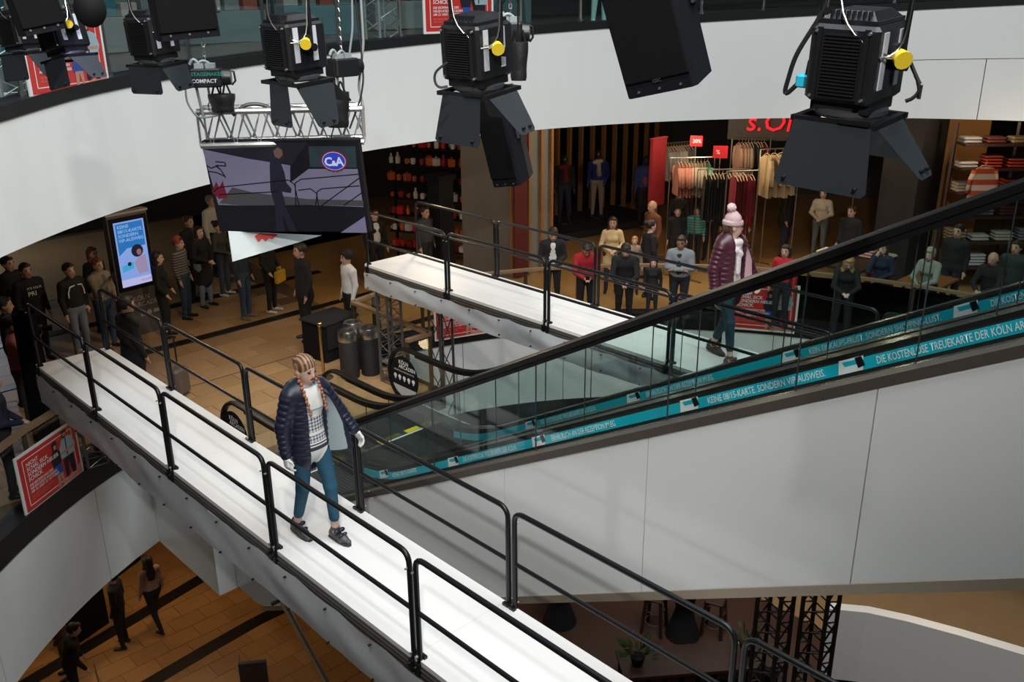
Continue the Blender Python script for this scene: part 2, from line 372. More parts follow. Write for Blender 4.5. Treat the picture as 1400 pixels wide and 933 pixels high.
for L_ in ([(42, 931), (277, 790)], [(207, 933), (280, 890), (350, 850), (395, 828)]):
    q = MB(); W_ = [onz(x, y, ZL+0.004) for x, y in L_]; W_ = [W_[0]*2-W_[1]]+W_+[W_[-1]*2-W_[-2]]
    for a_, b_ in zip(W_, W_[1:]): q.beam(a_, b_, 0.30, 0.006)
    q.build('dark_band', BAND, floor_low)
tl = tile_field(floor_low, 2.0, 9.4, 11.2, 19.5, 0.62, 0.42, ZL+0.0, lowkeep, STONE_L)
# ------------------------------------------------------------------ railings round the opening
GLASS = mat_glass('clear_pane_glass', (0.95, 0.978, 0.970), 0.1)
GLASS_T = mat_glass('green_tinted_glass', (0.945, 0.978, 0.970), 0.1)
def balustrade(name, label, pts, z0, h, rail_m, post_m, post_w=0.05, rail_w=0.10, rail_h=0.05, group=None, post_every=1, inset=0.0):
    o = thing(name, label, 'railing', (pts[0][0], pts[0][1], z0(0) if callable(z0) else z0), 0, group)
    n = len(pts); Z = [z0(i) if callable(z0) else z0 for i in range(n)]
    rail = MB()
    for i in range(n-1):
        rail.beam((pts[i][0], pts[i][1], Z[i]+h-rail_h/2), (pts[i+1][0], pts[i+1][1], Z[i+1]+h-rail_h/2), rail_w, rail_h)
    rail.build('handrail', rail_m, o, world=True)
    for i in range(n-1):
        (x0, y0), (x1, y1) = pts[i], pts[i+1]; dx, dy = x1-x0, y1-y0; L = math.hypot(dx, dy)
        if L < 0.2: continue
        ux, uy = dx/L, dy/L; g = 0.03
        q = MB(); q.beam((x0+ux*g, y0+uy*g, Z[i]+h*0.47), (x1-ux*g, y1-uy*g, Z[i+1]+h*0.47), 0.014, h*0.86); q.build('pane', GLASS, o, world=True)
    for i in range(0, n, post_every):
        q = MB(); x, y = pts[i]; q.box((x, y, Z[i]+h*0.475), (post_w, post_w, h*0.95)); q.box((x, y, Z[i]+0.03), (post_w*1.7, post_w*1.7, 0.05)); q.build('post', post_m, o, world=True)
    return o
POST = mat('bronze_post', (0.10, 0.075, 0.05), 0.4, 0.6)
def ap(c, r, degs): return [(c[0]+r*math.cos(R(a)), c[1]+r*math.sin(R(a))) for a in degs]
RB = 8.72
balustrade('glass_balustrade', 'brown-railed glass balustrade with a red poster near the left catwalk end', ap(C0, RB, (160, 152, 144, 135.5, 127, 119, 114.0)), 0.02, 1.0, WOOD_RAIL, POST)
balustrade('glass_balustrade', 'short brown-railed balustrade with square corner beside the waste bins', [(8.16, 10.92), (8.62, 10.92), (8.66, 12.0), (8.68, 13.14), (9.30, 13.25)], 0.02, 1.0, WOOD_RAIL, POST)
balustrade('glass_balustrade', 'curved brown-railed balustrade that the crowd leans on before the shops', ap(C0, RB, (81.5, 75, 68, 61, 54, 47, 40, 33, 26, 19, 12, 5, -2)), 0.02, 1.0, WOOD_RAIL, POST)
ua = [148, 141, 134, 127.0, 119.5, 112.0, 104.5, 97, 90.5, 84, 77.5, 71, 64.5, 58, 51.5, 45, 38.5, 32, 25, 18]
balustrade('glass_balustrade', 'glass balustrade with slim steel posts along the upper gallery', ap(C1, R1+0.14, ua), lambda i: ztop(R(ua[i]))+0.12, 1.05, STEEL, STEEL, 0.035, 0.06, 0.06)
# ------------------------------------------------------------------ catwalks
BANNER = mat('silver_tarpaulin', (0.50, 0.53, 0.55), 0.35, 0.0, var=0.10, scale=5, bump=0.12, bscale=7)
EDGE = mat('grey_deck_edge', (0.16, 0.155, 0.15), 0.4, 0.6)
def catwalk(label, x0, x1, y0, y1, zt_, sk_lo, seams, skirt_far=True):
    o = thing('catwalk', label, 'catwalk', ((x0+x1)/2, (y0+y1)/2, zt_-0.5))
    br = [y1]+list(seams)+[y0]
    for a, b in zip(br, br[1:]):
        q = MB(); q.box(((x0+x1)/2, (a+b)/2, zt_-0.02), (x1-x0, abs(a-b)-0.0015, 0.04)); q.build('deck_board', DECK, o, world=True)
        q = MB()
        for xx in (x0+0.02, x1-0.02): q.box((xx, (a+b)/2, zt_-0.095), (0.05, abs(a-b)-0.01, 0.11))
        for yy in (a-0.03, b+0.03): q.box(((x0+x1)/2, yy, zt_-0.095), (x1-x0, 0.05, 0.11))
        for xx in (x0-0.006,): 
            q.box((xx, (a+b)/2, zt_-0.075), (0.012, abs(a-b)-0.01, 0.012)); q.box((xx, (a+b)/2, zt_-0.115), (0.012, abs(a-b)-0.01, 0.012))
        q.build('deck_frame', EDGE, o, world=True)
    # tarpaulin skirts, slightly slack between their eyelets
    rnd = random.Random(int(zt_*100))
    for xs, sgn in ((x0-0.018, -1),)+(((x1+0.018, 1),) if skirt_far else ()):
        N = int((y1-y0)/0.08); ph = [rnd.uniform(0, 6.3) for _ in range(4)]; rows = []
        for i in range(N+1):
            y = y0+(y1-y0)*i/N; e = abs(math.sin(PI*(y-y0)/0.62)); lo = zt_-sk_lo+0.014*math.sin(y*1.3+ph[0])+0.010*math.sin(y*3.1+ph[1])-0.012*e
            hi = zt_-0.115-0.025*e+0.01*math.sin(y*2+ph[2]); col = []
            for k in range(7):
                t = k/6; z = hi+(lo-hi)*t; bul = math.sin(PI*t)*(0.010+0.010*math.sin(y*2.3+ph[3]+t*3)+0.006*math.sin(y*7+t*5))
                col.append((xs+sgn*(0.008+bul), y, z))
            rows.append(col)
        q = MB(); q.grid(rows); q.grid([[(p[0]-sgn*0.006, p[1], p[2]) for p in c_] for c_ in rows]); sk = q.build('skirt_banner', BANNER, o, world=True, smooth=True)
        q = MB(); y = y0+0.15
        while y < y1:
            for z in (zt_-0.155, zt_-sk_lo+0.03): q.cyl((xs+sgn*0.022, y, z), (xs+sgn*0.045, y, z), 0.010, n=8)
            y += 0.62
        ey = q.build('eyelet', BLK, sk, world=True); ey['kind'] = 'stuff'
    q = MB()
    # end skirt
    q.box(((x0+x1)/2, y1+0.012, zt_-0.115-(sk_lo-0.115)/2), (x1-x0, 0.012, sk_lo-0.13)); q.build('end_banner', BANNER, o, world=True)
    return o
ZA, ZBk = 1.53, 2.0
AX0, AX1, BX0, BX1 = 3.28, 4.21, 8.24, 9.27
cwA = catwalk('white catwalk with silver skirt beside the near escalator, dark-jacketed woman walking on it', AX0, AX1, 0.5, 12.5, ZA, 0.52, (10.5, 8.5, 6.5, 4.5, 2.5))
cwB = catwalk('white catwalk with silver skirt behind the escalators, pink-hatted woman walking on it', BX0, BX1, 0.0, 12.05, ZBk, 0.40, (10, 8, 6, 4, 2))
def guard(x, ya, yb, z, side, label, h=0.87, grp=None):
    # two bent tubes: frame with rounded top corners, mid rail, clamps below the deck edge
    o = thing('guard_rail', label, 'railing', (x, (ya+yb)/2, z), 0, grp)
    q = MB(); q.tube(fillet([(x, ya, z-0.10), (x, ya, z+h), (x, yb, z+h), (x, yb, z-0.10)], 0.10, 5), 0.0215, 10); q.build('frame_tube', BLK, o, world=True, smooth=True)
    q = MB(); q.tube([(x, ya, z+h*0.47), (x, yb, z+h*0.47)], 0.018, 10); q.build('mid_rail', BLK, o, world=True, smooth=True)
    for y in (ya, yb):
        q = MB(); q.box((x, y, z-0.075), (0.075, 0.05, 0.10)); q.cyl((x-side*0.06, y, z-0.05), (x+side*0.06, y, z-0.05), 0.012, n=8); q.box((x-side*0.03, y, z+0.01), (0.03, 0.06, 0.03))
        q.build('clamp', BLK, o, world=True)
        for zz in (z+h-0.115, z+0.035): q = MB(); q.cyl((x+side*0.02, y, zz), (x+side*0.04, y, zz), 0.008, n=8); q.build('bolt', ALU, o, world=True)
    return o
def posts(ys): return list(zip(ys, ys[1:]))
ORD = ('at the outer end of', 'second from the outer end of', 'third from the outer end of', 'fourth from the outer end of', 'fifth from the outer end of', 'sixth from the outer end of')
for xx, ys, zz, sd, nm in ((AX0+0.01, [12.45, 10.50, 8.50, 6.47, 4.47, 2.45, 0.5], ZA, -1, 'the open edge of the front catwalk'), (AX1-0.01, [12.45, 10.47, 8.50, 6.47, 4.42, 2.40, 0.5], ZA, 1, 'the escalator edge of the front catwalk'), (BX0+0.01, [12.0, 9.98, 7.97, 5.97, 3.97, 1.97], ZBk, -1, 'the escalator edge of the rear catwalk'), (BX1-0.01, [12.0, 10.02, 8.0, 6.0, 4.0, 2.0], ZBk, 1, 'the crowd edge of the rear catwalk')):
    for i, (a, b) in enumerate(posts(ys)): guard(xx, a-0.035, b+0.035, zz, sd, 'black guard rail %s %s' % (ORD[i], nm), grp='guard rails on '+nm)
# truss towers carrying the catwalk ends, and the slanting prop
def truss(o, p, q, w, m, n, r=0.022, rb=0.010, name=None, d=None, up=(0, 0, 1)):
    p, q = Vector(p), Vector(q); ax = (q-p); L = ax.length; ax.normalize(); up = Vector(up)
    e1 = ax.cross(up)
    if e1.length < 0.1: e1 = ax.cross(Vector((0, 1, 0)))
    e1.normalize(); e2 = ax.cross(e1).normalized(); d = d or w
    cor = [(-1, -1), (1, -1), (1, 1), (-1, 1)]; P = lambda k, t: p+ax*(L*t)+e1*(cor[k][0]*w/2)+e2*(cor[k][1]*d/2)
    for k in range(4):
        c = MB(); c.tube([P(k, 0), P(k, 1)], r, 8); c.build('chord', m, o, world=True, smooth=True)
    b = MB()
    for k in range(4):
        l = (k+1) % 4
        for i in range(n):
            a0, a1 = i/n, (i+1)/n
            b.tube([P(k, a0), P(l, (a0+a1)/2), P(k, a1)], rb, 6)
        for t in (0.0, 1.0): b.tube([P(k, t), P(l, t)], rb, 6)
    b.build('bracing', m, o, world=True, smooth=True)
GALU = mat('dull_truss_metal', (0.20, 0.21, 0.22), 0.4, 0.8)
for (x, y), lab in (((8.42, 11.7), 'grey lattice truss leg under the outer end of the rear catwalk'), ((9.08, 11.2), 'grey lattice truss leg behind the railing corner under the rear catwalk')):
    o = thing('support_truss', lab, 'truss', (x, y, 0)); zb = 0.0 if y > 12.9 else -0.0
    truss(o, (x, y, 0.0) if math.hypot(x-C0[0], y-C0[1]) > R0 or (LX0 < x < LX1 and y > LY) else (x, y, -5.29), (x, y, 1.60), 0.27, GALU, 7)
o = thing('support_truss', 'grey lattice truss leg under the left end of the front catwalk', 'truss', (3.7, 12.25, 0)); truss(o, (3.7, 12.25, 0.03), (3.7, 12.25, 1.40), 0.27, GALU, 5)
o = thing('prop_pole', 'slanting steel prop pole under the front catwalk skirt', 'pole', onx(450, 933, 3.6)); q = MB()
pa, pb = onz(385, 820, 0.98), onz(475, 985, -0.9); q.tube([pa, pb], 0.03, 12); pole = q.build('tube', STEEL, o, world=True, smooth=True)
q = MB(); q.tube([pa+Vector((-0.10, 0, 0.0)), pa+Vector((0.10, 0, 0))], 0.018, 8); q.build('coupler', BLK, o, world=True)
# ------------------------------------------------------------------ escalators
TAN = math.tan(R(28.8)); Y0E = 8.9; YT = -0.3
ESC_TEAL = mat('teal_print', (0.005, 0.46, 0.58), 0.4, var=0.03)
ESC_DARK = mat('dark_skirt_steel', (0.055, 0.055, 0.05), 0.25, 0.7, var=0.2, scale=3)
ESC_DECK = mat('brownish_deck_trim', (0.085, 0.072, 0.062), 0.45, 0.3)
STEPM = mat('grooved_step_metal', (0.07, 0.075, 0.075), 0.4, 0.6)
TXT = mat('white_print', (0.85, 0.87, 0.86), 0.5, var=0)
YEL = mat('yellow_safety', (0.75, 0.62, 0.02), 0.5)
def zs(y):
    if y > Y0E+0.6: return 0.0
    if y > Y0E-0.6: t = (Y0E+0.6-y); return TAN*t*t/2.4
    return TAN*(Y0E-y)
def esc_path(off, ya, yb, n=46):
    # sample denser round the bottom curve
    ys = [ya+(yb-ya)*i/n for i in range(n+1)]
    return [(y, zs(y)+off) for y in ys]
def ribbon(mb, X0, X1, path_hi, path_lo):
    # solid band between two (y,z) polylines, thickness X0..X1
    n = len(path_hi)
    vs = []
    for (y, zh), (_, zl) in zip(path_hi, path_lo): vs += [(X0, y, zl), (X0, y, zh), (X1, y, zh), (X1, y, zl)]
    fs = [(3, 2, 1, 0), (4*n-4, 4*n-3, 4*n-2, 4*n-1)]
    for i in range(n-1):
        a = 4*i; b = a+4
        for k in range(4): l = (k+1) % 4; fs.append((a+k, a+l, b+l, b+k))
    mb.add(vs, fs)
def escalator(label, XL, XR, strip_msgs, handed):
    o = thing('escalator', label, 'escalator', ((XL+XR)/2, 10.0, 0.0))
    # steps
    y = 9.9; k = 0
    sm = MB(); sm.box((0, 0, -0.02), (XR-XL-0.30, 0.40, 0.04)); sm.box((0, 0.19, -0.11), (XR-XL-0.30, 0.015, 0.20))
    for i in range(18): sm.box((-(XR-XL-0.30)/2+0.03+i*(XR-XL-0.36)/17, 0, 0.004), (0.018, 0.39, 0.010))
    me = bpy.data.meshes.new('step'); me.from_pydata(sm.v, [], sm.f); me.materials.append(STEPM)
    while y-0.4 > YT:
        place('step', me, o, loc=((0, y-0.2-10.0, zs(y)+0.005))); y -= 0.4
    q = MB(); q.box(((XL+XR)/2, 10.32, 0.004), (XR-XL-0.26, 0.85, 0.012)); q.build('landing_plate', STEPM, o, world=True)
    q = MB(); q.box(((XL+XR)/2, 9.91, 0.013), (XR-XL-0.3, 0.025, 0.010)); q.build('comb_line', TXT, o, world=True)
    for xx in (XL+0.28, XR-0.28):
        q = MB(); q.box((xx, 9.99, 0.013), (0.24, 0.10, 0.010)); q.build('safety_mark', YEL, o, world=True)
    for si, X in enumerate((XL, XR)):
        sg = 1 if si == 0 else -1
        # lower balustrade: skirt and decking
        q = MB(); ribbon(q, X-0.03, X+0.13 if sg > 0 else X+0.03, esc_path(0.20, 10.6, YT), esc_path(-0.30, 10.6, YT)) if sg > 0 else ribbon(q, X-0.13, X+0.03, esc_path(0.20, 10.6, YT), esc_path(-0.30, 10.6, YT))
        q.build('skirt', ESC_DARK, o, world=True)
        q = MB(); ribbon(q, X-0.07, X+0.07, esc_path(0.245, 10.65, YT), esc_path(0.20, 10.65, YT)); q.build('decking', ESC_DARK, o, world=True)
        # glass, split at the seams; parabolic newel end
        seams = [10.4, 9.25, 8.0, 6.75, 5.47, 4.2, 3.05, 1.93, 0.8, YT]
        if si == 0: seams = [10.4, 9.2, 7.75, 6.32, 4.93, 3.60, 2.63, 1.92, 0.8, YT]
        for a, b in zip(seams, seams[1:]):
            n = 8; hi = [(a-0.006+(b-a+0.012)*i/n, zs(a+(b-a)*i/n)+1.06) for i in range(n+1)]; lo = [(yy, zs(yy)+0.24) for yy, _ in hi]
            q = MB(); ribbon(q, X-0.006, X+0.006, hi, lo); q.build('pane', GLASS_T, o, world=True)
        for yy in seams[1:-1]:
            q = MB(); q.box((X, yy, zs(yy)+0.65), (0.013, 0.0045, 0.82)); q.build('glass_joint', DGREY, o, world=True)
        n = 14; q = MB(); ed = [(X-0.006, 10.4, 0.65)]; pf = [(10.4+0.405*math.sin(PI*i/n), 0.65-0.41*math.cos(PI*i/n)) for i in range(n+1)]
        q.prism([(yy, zz) for yy, zz in pf], -0.006, 0.006, frame((X, 0, 0), (0, 1, 0), (0, 0, 1), (1, 0, 0))); q.build('newel_pane', GLASS, o, world=True)
        # handrail
        hp = [(10.4+0.43*math.sin(PI*i/16), 0.65-0.44*math.cos(PI*i/16)) for i in range(17)]
        hp = hp+[(yy, zz) for yy, zz in esc_path(1.09, 10.2, YT, 60)]
        q = MB(); pts = [Vector((X, yy, zz)) for yy, zz in hp]; N = len(pts); sec = [(-0.042, -0.022), (-0.03, 0.018), (0, 0.028), (0.03, 0.018), (0.042, -0.022), (0, -0.034)]
        vs = []
        for i, p in enumerate(pts):
            t = (pts[min(i+1, N-1)]-pts[max(i-1, 0)]).normalized(); nn = Vector((0, t.z, -t.y)) if True else None
            if nn.length < 1e-6: nn = Vector((0, 0, 1))
            nn = Vector((1, 0, 0)).cross(t)*-1 
            for a, b in sec: vs.append(p+Vector((a, 0, 0))+nn*b*-1)
        fs = [(i*6+k, i*6+(k+1) % 6, i*6+6+(k+1) % 6, i*6+6+k) for i in range(N-1) for k in range(6)]; q.add(vs, fs)
        q.build('handrail', RUBBER, o, world=True, smooth=True)
        q = MB(); ribbon(q, X-0.012, X+0.012, [(y, z) for y, z in esc_path(1.06, 10.2, YT)], [(y, z) for y, z in esc_path(1.025, 10.2, YT)]); q.build('rail_profile', BLK, o, world=True)
    # teal printed strip on the far skirt, facing the passengers
    X = XR-0.134; q = MB(); ribbon(q, X-0.003, X+0.003, esc_path(0.195, 9.2, YT, 60), esc_path(0.095, 9.2, YT, 60)); strip = q.build('printed_strip', ESC_TEAL, o, world=True, label='teal strip with white slogan lettering')
    ang = math.atan(TAN)
    ex = Vector((0, -math.cos(ang), math.sin(ang))); ez = Vector((-1, 0, 0)); ey = ez.cross(ex)
    for msg, yy, ln in strip_msgs:
        tx = text(msg, 0.078, TXT, Matrix.Identity(4), 'lettering', strip, shear=0.25, bold=0.0006, world=False)
        n_ = len(tx.data.vertices); co = np.empty(n_*3, np.float32); tx.data.vertices.foreach_get('co', co); wd = float(co.reshape(-1, 3)[:, 0].max()); k_ = ln/wd
        tx.data.transform(MW[strip.name].inverted() @ frame((X-0.008, yy, zs(yy)+0.118), ex, ey, ez) @ Matrix.Diagonal((k_, 1, 1, 1)))
    for msg, yy, ln in strip_msgs:
        yp = yy+0.27; q = MB(); M = frame((X-0.008, yp, zs(yp)+0.098), ex, ey, ez)
        q.m(0).prism([(0, 0), (0.20, 0), (0.24, 0.10), (0.04, 0.10)], 0, 0.002, M); q.m(1).prism([(0.07, 0.05), (0.17, 0.05), (0.185, 0.085), (0.06, 0.085)], 0.002, 0.003, M); q.m(2).prism([(0.17, 0.02), (0.23, 0.03), (0.225, 0.1), (0.17, 0.098)], 0.002, 0.004, M)
        q.build('card_picture', [TXT, ESC_TEAL, BLK], strip, world=True)
    return o
near_msgs = [('DIE KOSTENLOSE TREUEKARTE DER KÖLN ARCADEN.', 2.60, 1.20), ('KEINE 08/15-KARTE. SONDERN VIP-AUSWEIS.', 3.97, 1.14), ('ERHÄLTLICH AN DER REZEPTION IM EG.', 5.77, 0.94), ('DIE KOSTENLOSE TREUEKARTE DER KÖLN.', 7.15, 1.0), ('KEINE 08/15-KARTE.', 8.55, 0.6)]
far_msgs = [('DIE KOSTENLOSE TREUEKARTE DER KÖLN ARCADEN.', 2.42, 1.20), ('KEIN EINKAUFS-FRUST. SONDERN SHOPPING-LUST.', 3.92, 1.30), ('ERHÄLTLICH AN DER REZEPTION IM EG.', 5.80, 0.98), ('DIE KOSTENLOSE TREUEKARTE DER KÖLN.', 7.45, 1.05)]
escN = escalator('near escalator with white side cladding beside the front catwalk', 4.98, 6.20, near_msgs, 1)
escS = escalator('rear escalator with teal slogan strip next to the rear catwalk', 6.53, 7.76, far_msgs, 1)
# white side cladding in panels, trims and soffit of the pair
XC = 4.80
def band(mb, X0, X1, ya, yb, hi, lo, n=14):
    ys = [ya+(yb-ya)*i/n for i in range(n+1)]; ribbon(mb, X0, X1, [(y, hi(y)) for y in ys], [(y, lo(y)) for y in ys])
chi = lambda y: zs(y)+0.180
clo = lambda y: max(-1.75, TAN*(Y0E-y)-1.13)
brk = [10.70, 7.95, 5.13, 3.62, 2.035, 0.6, YT]
for a, b in zip(brk, brk[1:]):
    q = MB(); band(q, XC, XC+0.03, a-0.004, b+0.004, chi, clo); q.build('cladding_panel', GLOSS_PANEL, escN, world=True)
q = MB(); band(q, XC-0.012, XC+0.16, 10.70, YT, lambda y: zs(y)+0.25, lambda y: zs(y)+0.180); q.build('deck_trim', ESC_DECK, escN, world=True)
q = MB(); band(q, XC-0.012, XC+0.05, 10.0, YT, lambda y: clo(y)+0.0, lambda y: clo(y)-0.075); q.build('bottom_trim', mat('beige_trim', (0.34, 0.28, 0.21), 0.4, 0.3), escN, world=True)
q = MB(); band(q, XC+0.03, 6.36, 10.70, YT, lambda y: clo(y)+0.02, lambda y: clo(y)-0.03); q.build('soffit', WHITE_PANEL, escN, world=True); q = MB(); band(q, 6.365, 7.95, 10.70, YT, lambda y: clo(y)+0.02, lambda y: clo(y)-0.03); q.build('soffit', WHITE_PANEL, escS, world=True)
q = MB(); band(q, 7.92, 7.95, 10.7, YT, chi, clo); q.build('cladding_panel', WHITE_PANEL, escS, world=True)
q = MB(); q.box((6.365, 10.2, 0.10), (0.30, 0.9, 0.2)); q.build('centre_plinth', ESC_DARK, escN, world=True)
q = MB(); band(q, 6.22, 6.51, 10.2, YT, lambda y: zs(y)+0.235, lambda y: zs(y)+0.2); q.build('centre_deck', ESC_DARK, escN, world=True)
# a small white notice on the cladding
q = MB(); q.box((XC-0.004, onx(508, 678, XC).y, onx(508, 678, XC).z), (0.006, 0.085, 0.075)); tag(recenter(q.build('notice', TXT)), 'tiny white notice stuck on the escalator cladding', 'notice')
# round black signs on the glass newels
def disc_sign(X, lab, small=False):
    o = thing('disc_sign', lab, 'sign', (X, 10.42, 0.4)); M = frame((X-0.022, 10.42, 0.66), (0, -1, 0), (0, 0, 1), (-1, 0, 0))
    q = MB(); q.prism([(0.33*math.cos(2*PI*i/32), 0.33*math.sin(2*PI*i/32)) for i in range(32)], 0, 0.012, M); q.build('disc', BLKM, o, world=True)
    q = MB(); q.prism([(0.33*math.cos(t), 0.33*math.sin(t)) for t in [R(210)+R(120)*i/14 for i in range(15)]], 0.0125, 0.014, M); q.build('lower_segment', mat('pale_grey_print', (0.55, 0.56, 0.56), 0.5), o, world=True)
    Mt = lambda x, y: M @ Matrix.Translation((x, y, 0.015))
    text('KÖLN', 0.085, TXT, Mt(-0.12, 0.20), 'lettering', o, bold=0.002); text('ARCADEN', 0.085, TXT, Mt(-0.12, 0.13), 'lettering', o, bold=0.002)
    text('REZEPTION IM ERDGESCHOSS', 0.036, TXT, Mt(-0.24, 0.07), 'lettering', o)
    q = MB()
    for i in range(5):
        cx = -0.22+i*0.11; q.prism([(cx+0.035*math.cos(t), -0.02+0.035*math.sin(t)) for t in [2*PI*k/12 for k in range(12)]], 0.0125, 0.014, M); q.prism([(cx-0.012, -0.075), (cx+0.012, -0.075), (cx+0.02, -0.045), (cx-0.02, -0.045)], 0.0125, 0.014, M)
    q.build('pictograms', TXT, o, world=True)['kind'] = 'stuff'
    return o
disc_sign(7.74, 'round black sign with pictograms on the far escalator newel by the bins'); disc_sign(6.18, 'round black sign on the middle escalator newel behind the dark-jacketed woman'); disc_sign(4.96, 'round black sign on the nearest escalator newel beyond the front catwalk')
# ------------------------------------------------------------------ signed-distance bodies (one continuous surface each)
def _n(v): v = np.asarray(v, np.float32); return v
class SDF:
    def __init__(s): s.p = []
    def cone(s, a, b, ra, rb, t, k=0.02, sq=None, puff=None, wt=0.0):
        # sq=(axis vector, factor): flattened across that axis; puff=(count, depth): quilted along the length
        s.p.append(dict(kind='c', a=_n(a), b=_n(b), ra=ra, rb=rb, t=t, k=k, sq=sq, puff=puff, wt=wt)); return s
    def ell(s, c, r, t, k=0.02, M=None, wt=0.0, cut=False):
        s.p.append(dict(kind='e', c=_n(c), r=_n(r), t=t, k=k, M=None if M is None else np.array(M, np.float32), wt=wt, cut=cut)); return s
    def box(s, c, r, t=None, k=0.01, M=None, cut=True):
        s.p.append(dict(kind='b', c=_n(c), r=_n(r), t=t, k=k, M=None if M is None else np.array(M, np.float32), cut=cut, wt=0)); return s
def _eval(q, P):
    if q['kind'] == 'c':
        a, b = q['a'], q['b']; ab = b-a; L2 = float(ab@ab)+1e-9; pa = P-a; h = np.clip((pa@ab)/L2, 0, 1); d = pa-h[..., None]*ab
        sc_ = 1.0
        if q['sq'] is not None:
            ax = np.asarray(q['sq'][0], np.float32); ax = ax/np.linalg.norm(ax); f = q['sq'][1]; w = d@ax
            ln = np.sqrt(np.maximum((d*d).sum(-1)-w*w+(w/f)**2, 0)); sc_ = max(f, 0.6)
        else: ln = np.sqrt((d*d).sum(-1))
        r = q['ra']+(q['rb']-q['ra'])*h
        if q['puff']: r = r+q['puff'][1]*np.abs(np.sin(PI*q['puff'][0]*h))
        return (ln-r)*sc_
    if q['kind'] == 'e':
        d = P-q['c']
        if q['M'] is not None: d = d@q['M']
        r = q['r']; k0 = np.sqrt(((d/r)**2).sum(-1)); k1 = np.sqrt(((d/(r*r))**2).sum(-1))+1e-9
        return np.where(k0 < 1e-6, -r.min(), k0*(k0-1)/k1)
    d = P-q['c']
    if q['M'] is not None: d = d@q['M']
    e = np.abs(d)-q['r']; return np.sqrt((np.maximum(e, 0)**2).sum(-1))+np.minimum(e.max(-1), 0)
def _bb(q, m):
    if q['kind'] == 'c':
        r = max(q['ra'], q['rb'])+(q['puff'][1] if q['puff'] else 0); return np.minimum(q['a'], q['b'])-r-m, np.maximum(q['a'], q['b'])+r+m
    r = q['r'] if q['M'] is None else np.full(3, float(np.linalg.norm(q['r'])))
    return q['c']-r-m, q['c']+r+m
def sdf_mesh(S, vox):
    adds = [q for q in S.p if not q.get('cut')]
    lo = np.min([_bb(q, 0)[0] for q in adds], 0)-3*vox; hi = np.max([_bb(q, 0)[1] for q in adds], 0)+3*vox
    n = np.ceil((hi-lo)/vox).astype(int)+1; D = np.full(tuple(n), 1.0, np.float32)
    ax = [lo[i]+vox*np.arange(n[i], dtype=np.float32) for i in range(3)]
    for q in S.p:
        k = q['k']; b0, b1 = _bb(q, k+3*vox); i0 = np.clip(np.floor((b0-lo)/vox).astype(int), 0, n); i1 = np.clip(np.ceil((b1-lo)/vox).astype(int)+1, 0, n)
        if (i1 <= i0).any(): continue
        sl = tuple(slice(i0[i], i1[i]) for i in range(3)); g = np.stack(np.meshgrid(ax[0][sl[0]], ax[1][sl[1]], ax[2][sl[2]], indexing='ij'), -1)
        d = _eval(q, g).astype(np.float32); E_ = D[sl]
        if q.get('cut'):
            d = -d; h = np.maximum(k-np.abs(E_-d), 0)/k; D[sl] = np.maximum(E_, d)+h*h*k*0.25
        else:
            h = np.maximum(k-np.abs(E_-d), 0)/k; D[sl] = np.minimum(E_, d)-h*h*k*0.25
    s = (D < 0); s8 = np.zeros(tuple(n-1), np.int8)
    for a in (0, 1):
        for b in (0, 1):
            for c in (0, 1): s8 += s[a:n[0]-1+a, b:n[1]-1+b, c:n[2]-1+c]
    act = np.argwhere((s8 > 0) & (s8 < 8)); vid = np.full(tuple(n-1), -1, np.int32); vid[act[:, 0], act[:, 1], act[:, 2]] = np.arange(len(act))
    co = [(a, b, c) for a in (0, 1) for b in (0, 1) for c in (0, 1)]; val = np.stack([D[act[:, 0]+a, act[:, 1]+b, act[:, 2]+c] for a, b, c in co], 1)
    acc = np.zeros((len(act), 3), np.float32); cnt = np.zeros(len(act), np.float32)
    for i in range(8):
        for j in range(i+1, 8):
            if sum(abs(co[i][m]-co[j][m]) for m in range(3)) != 1: continue
            v0, v1 = val[:, i], val[:, j]; x = (v0 < 0) != (v1 < 0); t = np.where(x, v0/(v0-v1+1e-12), 0)
            p = np.array(co[i], np.float32)+t[:, None]*(np.array(co[j], np.float32)-np.array(co[i], np.float32)); acc += np.where(x[:, None], p, 0); cnt += x
    V = lo+vox*(act+acc/cnt[:, None]); F = []
    for A in range(3):
        B, Cc = (A+1) % 3, (A+2) % 3; sl0 = [slice(None)]*3; sl1 = [slice(None)]*3; sl0[A] = slice(0, -1); sl1[A] = slice(1, None)
        a, b = s[tuple(sl0)], s[tuple(sl1)]; e = np.argwhere(a != b); e = e[(e[:, B] > 0) & (e[:, Cc] > 0) & (e[:, B] < n[B]-1) & (e[:, Cc] < n[Cc]-1)]
        fl = a[e[:, 0], e[:, 1], e[:, 2]]
        def cell(db, dc):
            c = e.copy(); c[:, B] -= db; c[:, Cc] -= dc; return vid[c[:, 0], c[:, 1], c[:, 2]]
        q4 = np.stack([cell(1, 1), cell(0, 1), cell(0, 0), cell(1, 0)], 1); q4[~fl] = q4[~fl][:, ::-1]; F.append(q4)
    F = np.concatenate(F); F = F[(F >= 0).all(1)]
    best = np.full(len(V), 9.0); tg = np.zeros(len(V), np.int32)
    for q in adds:
        d = _eval(q, V.astype(np.float32))-q['wt']; m = d < best; best[m] = d[m]; tg[m] = q['t']
    return V, F, tg
